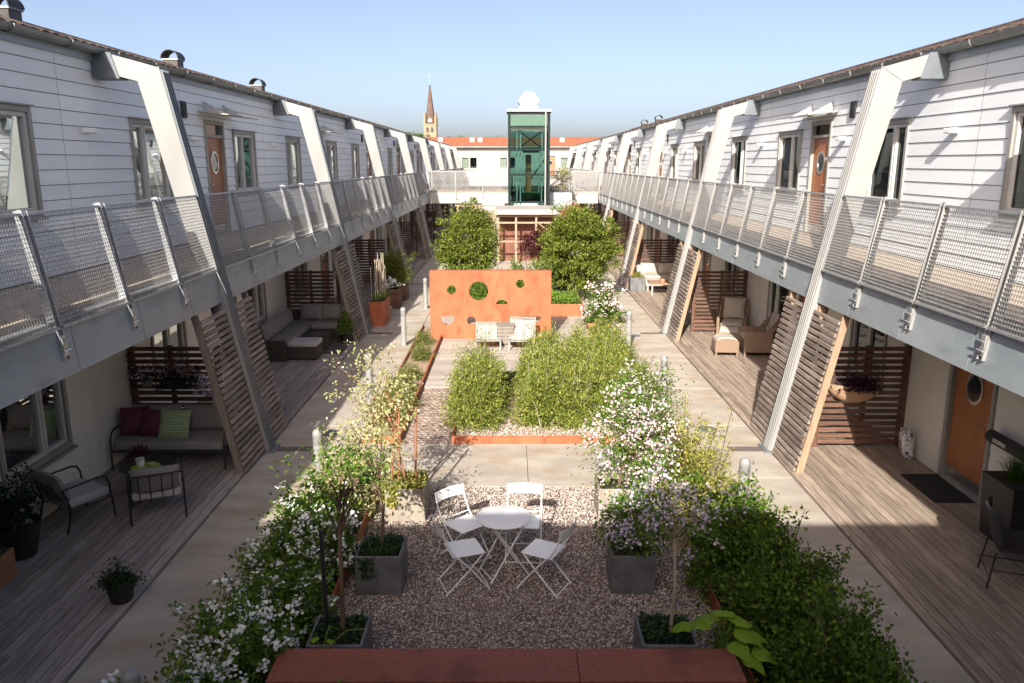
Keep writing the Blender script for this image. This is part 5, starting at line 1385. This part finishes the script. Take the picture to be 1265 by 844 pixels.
V, F = leaf_arrays(P, rng.normal(0, 1, P.shape), rng.normal(0, .5, P.shape) + [0, 0, 1], np.full(320, .04), np.full(320, .022)); put('foliage', np_mesh('foliage', V, F, l_ivy), r)
V, F = flower_arrays(P[:70] + [0, -.05, .04], rng.normal(0, .5, (70, 3)) + [0, -1, .3], np.full(70, .014), rng); put('blossoms', np_mesh('b', V, F, f_lilac), r)['kind'] = 'stuff'

# ================================================================== LEFT DECK, SECOND BAY
def corner_sofa():
    r = thing('corner_sofa', 'dark rattan corner sofa with grey cushions on the left deck', 'sofa', (-5.5, 20.2, .03))
    MB().box(-6.24, -5.42, 18.15, 21.3, .03, .32).box(-5.42, -4.55, 20.5, 21.3, .03, .32).box(-6.24, -6.08, 18.15, 21.3, .32, .66).box(-6.08, -4.55, 21.14, 21.3, .32, .66).box(-6.08, -5.42, 18.15, 18.29, .32, .52).box(-4.70, -4.55, 20.5, 21.14, .32, .56).build('rattan_base', m_rattan, r, world=True, bevel=.02)
    for y0, y1 in ((18.31, 19.35), (19.36, 20.49)): MB().box(-6.06, -5.43, y0, y1, .325, .46).build('seat_cushion', m_cush, r, world=True, bevel=.035, seg=3)
    for x0, x1 in ((-6.06, -5.43), (-5.42, -4.72)): MB().box(x0, x1, 20.50, 21.12, .325, .46).build('seat_cushion', m_cush, r, world=True, bevel=.035, seg=3)
    for y in (18.6, 19.2, 19.8, 20.4): MB().pillow(.56, .42, .2, 8, Matrix.Translation((-6.0 + .5 - r.location.x - .5 + 0, 0, 0)) if 0 else Matrix.Translation((-5.97 - r.location.x, y - r.location.y, .64)) @ Matrix.Rotation(R(-12), 4, 'Y') @ Matrix.Rotation(R(90), 4, 'Z')).build('back_cushion', m_cush, r, smooth=True)
    for x in (-5.5, -4.98): MB().pillow(.62 if x < -5.2 else .55, .44, .2, 8, Matrix.Translation((x - r.location.x, 21.03 - r.location.y, .66)) @ Matrix.Rotation(R(-12), 4, 'X')).build('back_cushion', m_cush, r, smooth=True)
corner_sofa()
r = thing('rattan_footstool', 'dark rattan footstool with a pale lilac cushion before the corner sofa', 'footstool', (-5.08, 18.62, .03))
MB().box(-.36, .36, -.33, .33, .02, .31).build('rattan_base', m_rattan, r, bevel=.02); MB().box(-.35, .35, -.32, .32, .315, .43).build('cushion', m_cushl, r, bevel=.035, seg=3)
r = thing('coffee_table', 'low dark rattan coffee table with glass top inside the corner sofa', 'coffee table', (-5.05, 19.75, .03))
MB().box(-.28, .28, -.28, .28, .02, .32).build('rattan_base', m_rattan, r, bevel=.02); MB().box(-.29, .29, -.29, .29, .325, .335).build('glass_top', m_portglass, r)
o = MB().box(-5.2, -4.3, 18.95, 20.6, .034, .042).build('rug', m_rug); tag(o, 'dark patterned rug on the deck before the corner sofa', 'rug')
round_pot('black pot holding a tall lime green plant beside the corner sofa', (-4.42, 20.15, .03), .13, .17, .32, m_blackp)
shrub_proto('lime_plant', 'upright lime green plant in the black pot beside the corner sofa', 'plant', 140, .16, .16, .6, 40, 26, .10, .03, l_ground, loc=(-4.42, 20.15, .30))
# planters along the third bay, left
r = thing('rusted_planter_box', 'rusted steel planter box holding dry canes by the left path', 'planter box', (-4.0, 23.0, 0))
MB().box(-.22, .22, -.55, .55, 0, .72).build('steel_side', m_corten, r, bevel=.005); MB().box(-.19, .19, -.52, .52, .70, .735).build('soil', m_soil, r)
r = thing('dry_canes', 'bundle of tall dry beige canes standing in the rusted planter box', 'canes', (-4.0, 23.0, .72)); g = random.Random(2)
for i in range(15):
    x, y = g.uniform(-.15, .15), g.uniform(-.45, .3); MB().tube([(x, y, 0), (x + g.uniform(-.08, .08), y + g.uniform(-.1, .1), g.uniform(.8, 1.35))], .012, 5).build('cane', m_barkp, r)
rng = np.random.default_rng(9); P = rng.normal(0, 1, (500, 3)) * [.1, .3, .06] + [0, 0, .1]
V, F = leaf_arrays(P, rng.normal(0, 1, P.shape), rng.normal(0, .5, P.shape) + [0, 0, 1], np.full(500, .07), np.full(500, .04)); put('foliage', np_mesh('f', V, F, l_ground), r)
r = thing('brown_wooden_planter', 'brown wooden planter with white flowers by the left path', 'planter box', (-4.05, 25.6, 0))
mb = MB(); [mb.box(-.3, .3, -.4, .4, i * .11, .10 + i * .11) for i in range(6)]; mb.build('boards', m_brown, r); MB().box(-.27, .27, -.37, .37, .6, .65).build('soil', m_soil, r)
shrub_proto('white_flowers', 'low mound of white flowers in the brown wooden planter', 'flowers', 141, .32, .4, .28, 60, 20, .06, .03, l_dark, f_white, 60, .035, 4, loc=(-4.05, 25.6, .62))
r = thing('tall_brown_planter', 'tall brown wooden planter holding a bamboo by the left path', 'planter box', (-4.05, 27.2, 0))
mb = MB(); [mb.box(-.32, .32, -.4, .4, i * .12, .11 + i * .12) for i in range(6)]; mb.build('boards', m_brown, r); MB().box(-.29, .29, -.37, .37, .66, .71).build('soil', m_soil, r)
shrub_proto('potted_bamboo', 'feathery green bamboo in the tall brown planter', 'bamboo', 142, .75, .6, 1.35, 120, 40, .12, .018, l_tree, loc=(-4.15, 27.0, .66), hang=.3)
r = thing('white_lantern', 'small pale lantern standing between the planters on the left', 'lantern', (-3.95, 24.2, 0))
MB().box(-.1, .1, -.1, .1, 0, .03).box(-.1, .1, -.1, .1, .2, .23).box(-.1, -.08, -.1, -.08, .03, .2).box(.08, .1, -.1, -.08, .03, .2).box(-.1, -.08, .08, .1, .03, .2).box(.08, .1, .08, .1, .03, .2).build('frame', m_whitep, r)
MB().lathe([(.15, .23), (.02, .36), (0, .37)], n=4).build('roof', m_whitep, r)

# ================================================================== RIGHT DECK
r = thing('hanging_basket', 'wide brown half bowl basket with dark purple plants on the right screen', 'hanging basket', (5.38, 12.22, .84))
n = 20; V = []; F = []
for i in range(9):
    a = R(90) * i / 8
    for k in range(n + 1):
        t_ = PI * k / n; rr = .42 * math.sin(a) if i else .001
        V.append((rr * math.cos(t_), .12 - rr * math.sin(t_) * .6, .30 * (1 - math.cos(a))))
for i in range(8):
    for k in range(n): F.append((i * (n + 1) + k, i * (n + 1) + k + 1, (i + 1) * (n + 1) + k + 1, (i + 1) * (n + 1) + k))
o = MB().add(V, F).build('bowl', M('wicker_bowl', (.34, .20, .12), (.50, .33, .22), scale=3, stretch=(1, 1, 22), rough=.8, bump=.8, bscale=8), r, smooth=True)
sd = o.modifiers.new('s', 'SOLIDIFY'); sd.thickness = .015
mb = MB(); [mb.tube([(.425 * math.cos(PI * k / 20), .12 - .425 * math.sin(PI * k / 20) * .6, .305) for k in range(21)], .014, 6)]; mb.build('rim', m_rattanl, r)
MB().add([(.40 * math.cos(PI * k / 20), .12 - .40 * math.sin(PI * k / 20) * .6, .27) for k in range(21)], [tuple(range(21))]).build('soil', m_soil, r)
mb = MB()
for x in (-.28, .28): mb.tube([(x, 0, .3), (0, .12, 1.0)], .004, 5)
mb.build('wire', m_black, r)
shrub_proto('purple_petunias', 'dark purple trailing plants filling the brown half bowl basket', 'flowers', 150, .42, .24, .26, 70, 22, .05, .03, l_dkp, None, 0, loc=(5.38, 12.16, 1.08), jag=.25)
for x, z in ((6.17, 0),):
    r = thing('plastic_sack', 'crumpled printed plastic sack leaning on the right wall by the screen', 'sack', (6.10, 11.95, .03), R(-14))
    rng = np.random.default_rng(4); bm = bmesh.new(); bmesh.ops.create_icosphere(bm, subdivisions=4, radius=1)
    for v in bm.verts:
        c = v.co; q = math.sin(c.x * 7 + c.z * 5) * .07 + math.sin(c.y * 9 - c.z * 8) * .05
        w = .15 * (1 + q); sg = lambda t, p: math.copysign(abs(t) ** p, t); v.co = (sg(c.x, .6) * w * .62 - c.z * .03 + .02, sg(c.y, .55) * w * (1 - .2 * c.z), .235 + sg(c.z, .6) * .24 * (1 + q * .6))
    me = bpy.data.meshes.new('sack'); bm.to_mesh(me); bm.free(); me.materials.append(m_bag); put('sack_body', me, r, smooth=True)
    pass
m_mat = M('doormat_fibre', (.010, .010, .011), (.028, .028, .030), scale=90, rough=1, bump=1, bscale=180)
r = thing('doormat', 'black rectangular doormat before the lower right oak door', 'doormat', (5.98, 10.72, .033))
MB().box(-.27, .30, -.50, .50, .0, .012).build('pile', m_mat, r, bevel=.003); MB().box(-.285, .315, -.515, .515, -.001, .006).build('rubber_edge', m_blackp, r)
r = thing('newspaper_holder', 'black tubular mailbox fixed to the right wall beside the door', 'mailbox', (6.18, 9.55, 1.10))
MB().tube([(0, -.42, 0), (0, .38, 0)], .085, 20).build('tube', m_blackp, r, smooth='auto')
MB().box(-.088, -.084, -.05, .22, -.02, .03).build('label_plate', m_steelg, r)
MB().lathe([(.0, .0), (.085, 0), (.08, .03), (.05, .05), (0, .055)], n=20).xf(Matrix.Translation((0, .38, 0)) @ Matrix.Rotation(R(-90), 4, 'X')).build('end_cap', m_blackp, r, smooth='auto')
MB().box(.03, .10, -.35, -.3, -.03, .03).build('bracket', m_black, r); MB().box(.03, .10, .25, .3, -.03, .03).build('bracket', m_black, r)
r = thing('door_hook', 'small pale metal hook on the right wall under the mailbox', 'hook', (6.26, 9.5, .82))
MB().box(-.01, 0.02, -.05, .05, -.03, .05).build('plate', m_steelg, r); MB().tube([(-.01, 0, 0), (-.05, 0, -.01), (-.06, 0, .03)], .008, 6).build('prong', m_steelg, r)
r = thing('black_planter_box', 'tall black planter box against the wall at the right edge', 'planter box', (6.02, 9.12, .03))
MB().hexa([(-.20, -.35, 0), (.24, -.35, 0), (.24, .24, 0), (-.20, .24, 0), (-.24, -.38, .80), (.26, -.38, .80), (.26, .28, .80), (-.24, .28, .80)]).build('tub', m_blackp, r, bevel=.008)
MB().box(-.21, .23, -.35, .25, .801, .805).build('soil', m_soil, r)
rng = np.random.default_rng(12); n = 260; th = rng.uniform(0, 2 * PI, n); B = np.stack([rng.normal(0, .03, n), rng.normal(0, .03, n), np.zeros(n)], 1)
V = []; F = []
for i in range(n):
    L_ = rng.uniform(.28, .48); out = rng.uniform(.1, .85); w = .006
    d = np.array([math.cos(th[i]), math.sin(th[i])]); sd_ = np.array([-d[1], d[0]]) * w; o_ = len(V)
    for q in range(5):
        t_ = q / 4; rad = out * L_ * t_; z = L_ * (t_ - out * .75 * t_ * t_); ww = 1 - t_ * .9
        c = B[i, :2] + d * rad; V += [(c[0] + sd_[0] * ww, c[1] + sd_[1] * ww, z), (c[0] - sd_[0] * ww, c[1] - sd_[1] * ww, z)]
    F += [(o_ + 2 * q, o_ + 2 * q + 1, o_ + 2 * q + 3, o_ + 2 * q + 2) for q in range(4)]
o = MB().add(V, F).build('ornamental_grass', l_dark); o.location = (5.98, 9.05, .83); tag(o, 'spiky dark grass growing in the black planter box', 'grass plant')
r = thing('black_wire_chair', 'black woven garden chair on thin legs at the right edge', 'chair', (5.45, 8.10, .03), R(-20))
for x in (-.28, .26):
    for y in (-.26, .24): MB().tube([(x, y, 0), (x * .8, y * .85, .42)], .011, 6).build('leg', m_black, r)
MB().tube([(-.28, -.25, .16), (-.28, .23, .16)], .008, 6).tube([(-.28, .23, .16), (.26, .23, .16)], .008, 6).tube([(-.27, -.25, .22), (.25, -.25, .22)], .008, 6).build('stretcher', m_black, r)
V = []; F = []; nu, nv = 14, 12
for i in range(nu + 1):
    a = -1 + 2 * i / nu
    for j in range(nv + 1):
        b = j / nv
        y = .30 * a * (1 - .15 * (b > .5) * (b - .5)); 
        if b < .5: x = .26 - b * 2 * .46; z = .42 + .05 * a * a + .02 * (1 - b)
        else: q = (b - .5) * 2; x = -.20 - .14 * q + .10 * a * a * q; z = .42 + .46 * q * (1 - .10 * a * a) + .05 * a * a
        V.append((x, y, z))
for i in range(nu):
    for j in range(nv): F.append((i * (nv + 1) + j, i * (nv + 1) + j + 1, (i + 1) * (nv + 1) + j + 1, (i + 1) * (nv + 1) + j))
o = MB().add(V, F).build('woven_shell', M('black_weave', (.012, .012, .016), (.03, .03, .036), scale=70, rough=.7, bump=.8, bscale=110), r, smooth=True); q = o.modifiers.new('s', 'SOLIDIFY'); q.thickness = .02

def rattan_chair(label, loc, rot, stool_label, sloc, srot):
    r = thing('rattan_armchair', label, 'armchair', loc, rot, 'tan rattan armchairs on the right deck')     # faces +X
    MB().box(-.30, .34, -.30, .30, .12, .38).build('seat_base', m_rattanl, r, bevel=.03)
    for s in (-1, 1):
        MB().prism([(-.32, .10), (.36, .10), (.38, .56), (.30, .62), (-.30, .60)], s * .30 if s > 0 else -.38, s * .38 if s > 0 else -.30).build('arm', m_rattanl, r, bevel=.03, seg=3)
        for x in (-.33, .33): MB().box(x - .025, x + .025, s * .34 - .025, s * .34 + .025, 0, .12).build('leg', m_rattanl, r)
    MB().hexa([(-.38, -.36, .12), (-.28, -.36, .12), (-.28, .36, .12), (-.38, .36, .12), (-.62, -.31, 1.04), (-.54, -.31, 1.04), (-.54, .31, 1.04), (-.62, .31, 1.04)]).build('backrest', m_rattanl, r, bevel=.035, seg=3)
    for s in (-1, 1): MB().hexa([(-.30, s * .33, .58), (-.12, s * .35, .58), (-.12, s * .38, .58), (-.30, s * .37, .58), (-.56, s * .28, 1.02), (-.46, s * .31, .98), (-.46, s * .34, .98), (-.56, s * .32, 1.02)]).build('wing', m_rattanl, r)
    MB().box(-.26, .35, -.28, .28, .385, .49).build('seat_cushion', m_cushb, r, bevel=.035, seg=3)
    MB().pillow(.54, .56, .13, 9, Matrix.Translation((-.38, 0, .76)) @ Matrix.Rotation(R(-14), 4, 'Y') @ Matrix.Rotation(R(90), 4, 'Z')).build('back_cushion', m_cushb, r, smooth=True)
    f = thing('rattan_footstool', stool_label, 'footstool', sloc, srot, 'tan rattan footstools on the right deck')
    n = 10; poly = [(-.28, .10), (.28, .10)] + [(.28 * math.cos(PI * k / n), .34 + .10 * math.sin(PI * k / n)) for k in range(n + 1)]
    MB().prism(poly, -.27, .27).build('rattan_body', m_rattanl, f)
    for x in (-.25, .25):
        for y in (-.24, .24): MB().box(x - .02, x + .02, y - .02, y + .02, 0, .1).build('leg', m_rattanl, f)
    MB().prism([(.26 * math.cos(PI * k / n), .36 + .12 * math.sin(PI * k / n)) for k in range(n + 1)], -.25, .25).build('cushion', m_cushb, f, smooth='auto')
    return r, f
a, b = rattan_chair('tan rattan armchair with beige cushions facing the camera by the far screen', (5.72, 20.7, .03), R(-110), 'rattan footstool with cushion in front of the far rattan armchair', (5.48, 19.95, .03), R(-110))
dup(a, (5.85, 19.0, .03), R(176), 'tan rattan armchair seen from the side nearer the leaning screen')
dup(b, (5.08, 18.95, .03), R(176), 'rattan footstool in front of the side facing rattan armchair, half sunlit')
r = thing('white_garden_sofa', 'pale garden sofa on the third bay of the right deck', 'sofa', (5.45, 29.7, .03))
MB().box(-.85, .6, -.4, .4, .05, .36).box(-.85, .6, .28, .4, .36, .8).box(-.85, -.75, -.4, .28, .36, .58).build('frame', m_whitep, r, bevel=.01)
MB().box(-.74, .58, -.38, .26, .365, .48).build('seat_cushion', m_cushb, r, bevel=.03)
for x in (-.4, .25): MB().pillow(.62, .42, .18, 8, Matrix.Translation((x, .2, .68)) @ Matrix.Rotation(R(-12), 4, 'X')).build('back_cushion', m_cushb, r, smooth=True)
r = thing('low_garden_table', 'low pale wooden garden table before the white sofa', 'table', (5.25, 28.3, .03))
MB().box(-.45, .45, -.5, .5, .37, .41).build('tabletop', m_stringl, r)
for x in (-.42, .42):
    for y in (-.46, .46): MB().box(x - .025, x + .025, y - .025, y + .025, 0, .37).build('leg', m_whitep, r)
r = round_pot('small terracotta bowl on the low garden table', (5.25, 28.2, .44), .08, .12, .10, m_terra)
r = planter('grey cube planter at the deck edge by the third right frame', (4.45, 28.9, .03), .55, .50, m_stonep, 'grey planters on the right deck', name='cube_planter')
shrub_proto('small_green_plant', 'small yellowish plant in the grey cube planter', 'plant', 160, .22, .22, .22, 40, 20, .06, .03, l_yel, loc=(4.45, 28.9, .48))
r = planter('tall dark grey planter beside the second right frame', (4.62, 22.6, .03), .42, .80, m_stonep, 'grey planters on the right deck', name='tall_planter')
shrub_proto('dark_low_plant', 'low dark plant in the tall dark grey planter', 'plant', 161, .18, .18, .16, 30, 20, .05, .03, l_dark, loc=(4.62, 22.6, .80))

# big lime leaves by the foreground wall
def hosta(label, loc, rot, leaves, seed, tend=()):
    g = random.Random(seed); r = thing('lime_leaved_plant', label, 'plant', loc, rot, 'lime big leaved plants at the rusted wall')
    for (a, L_, out, up) in leaves:
        n = 9; m = 5; V = []; F = []; d = Vector((math.cos(a), math.sin(a), 0)); sd_ = Vector((-d.y, d.x, 0))
        for i in range(n + 1):
            t_ = i / n; w = L_ * .46 * (math.sin(PI * min(1, t_ * .94 + .06) ** .62)) ** .8
            c = d * (out + L_ * t_) + Vector((0, 0, up + .06 * L_ * 4 * t_ * (1 - t_) - L_ * .45 * t_ * t_))
            for j in range(-m, m + 1):
                q = j / m; V.append(tuple(c + sd_ * w * q + Vector((0, 0, .18 * w * abs(q) - .30 * w * q * q + .008 * math.sin(j * 2.2 + i)))))
        k = 2 * m + 1
        for i in range(n):
            for j in range(2 * m): F.append((i * k + j, i * k + j + 1, (i + 1) * k + j + 1, (i + 1) * k + j))
        MB().add(V, F).build('leaf', l_hosta, r, smooth=True)
        MB().tube([(0, 0, 0), tuple(d * out * .5 + Vector((0, 0, up * .8))), tuple(d * out + Vector((0, 0, up)))], .005, 5).build('stalk', l_ground, r)
    for pts in tend: MB().tube(pts, .004, 5).build('tendril', l_yel, r)
hosta('cluster of big lime leaves curling round the right end of the rusted wall', (1.70, 6.12, .36), 0,
      [(2.2, .24, .08, .38), (1.4, .23, .06, .42), (.5, .25, .08, .38), (-.3, .24, .08, .33), (-1.0, .22, .09, .26), (2.8, .22, .12, .36), (.1, .23, .18, .27), (2.95, .18, .28, .33), (-.8, .20, .20, .18), (.9, .22, .16, .33), (-.4, .22, .24, .2)], 3,
      [[(-.05, .02, .40), (-.25, .10, .46), (-.42, .16, .42), (-.58, .2, .50), (-.66, .16, .44)], [(-.05, .1, .4), (-.2, .3, .5), (-.34, .38, .44)]])
hosta('few lime leaves at the left foot of the rusted wall', (-2.02, 5.42, .25), 0,
      [(1.2, .15, .05, .30), (.2, .14, .06, .30), (2.4, .14, .06, .28), (-.6, .12, .1, .28)], 4)
hosta('lime sprout with curling tendrils behind the left end of the rusted wall', (-1.75, 6.08, .40), 0, [(2.6, .10, .05, .20), (.6, .08, .05, .18)], 5, [[(0, 0, .1), (.05, .1, .3), (.12, .15, .22)], [(0, .02, .1), (.2, .1, .25), (.35, .2, .2)]])
o = MB().tube([(-1.48, 5.50, .3), (-1.47, 5.50, .62), (-1.47, 5.48, .66)], [.012, .014, .018], 8).build('plant_shoot', l_ground); tag(o, 'single thick green shoot in front of the rusted wall', 'plant')
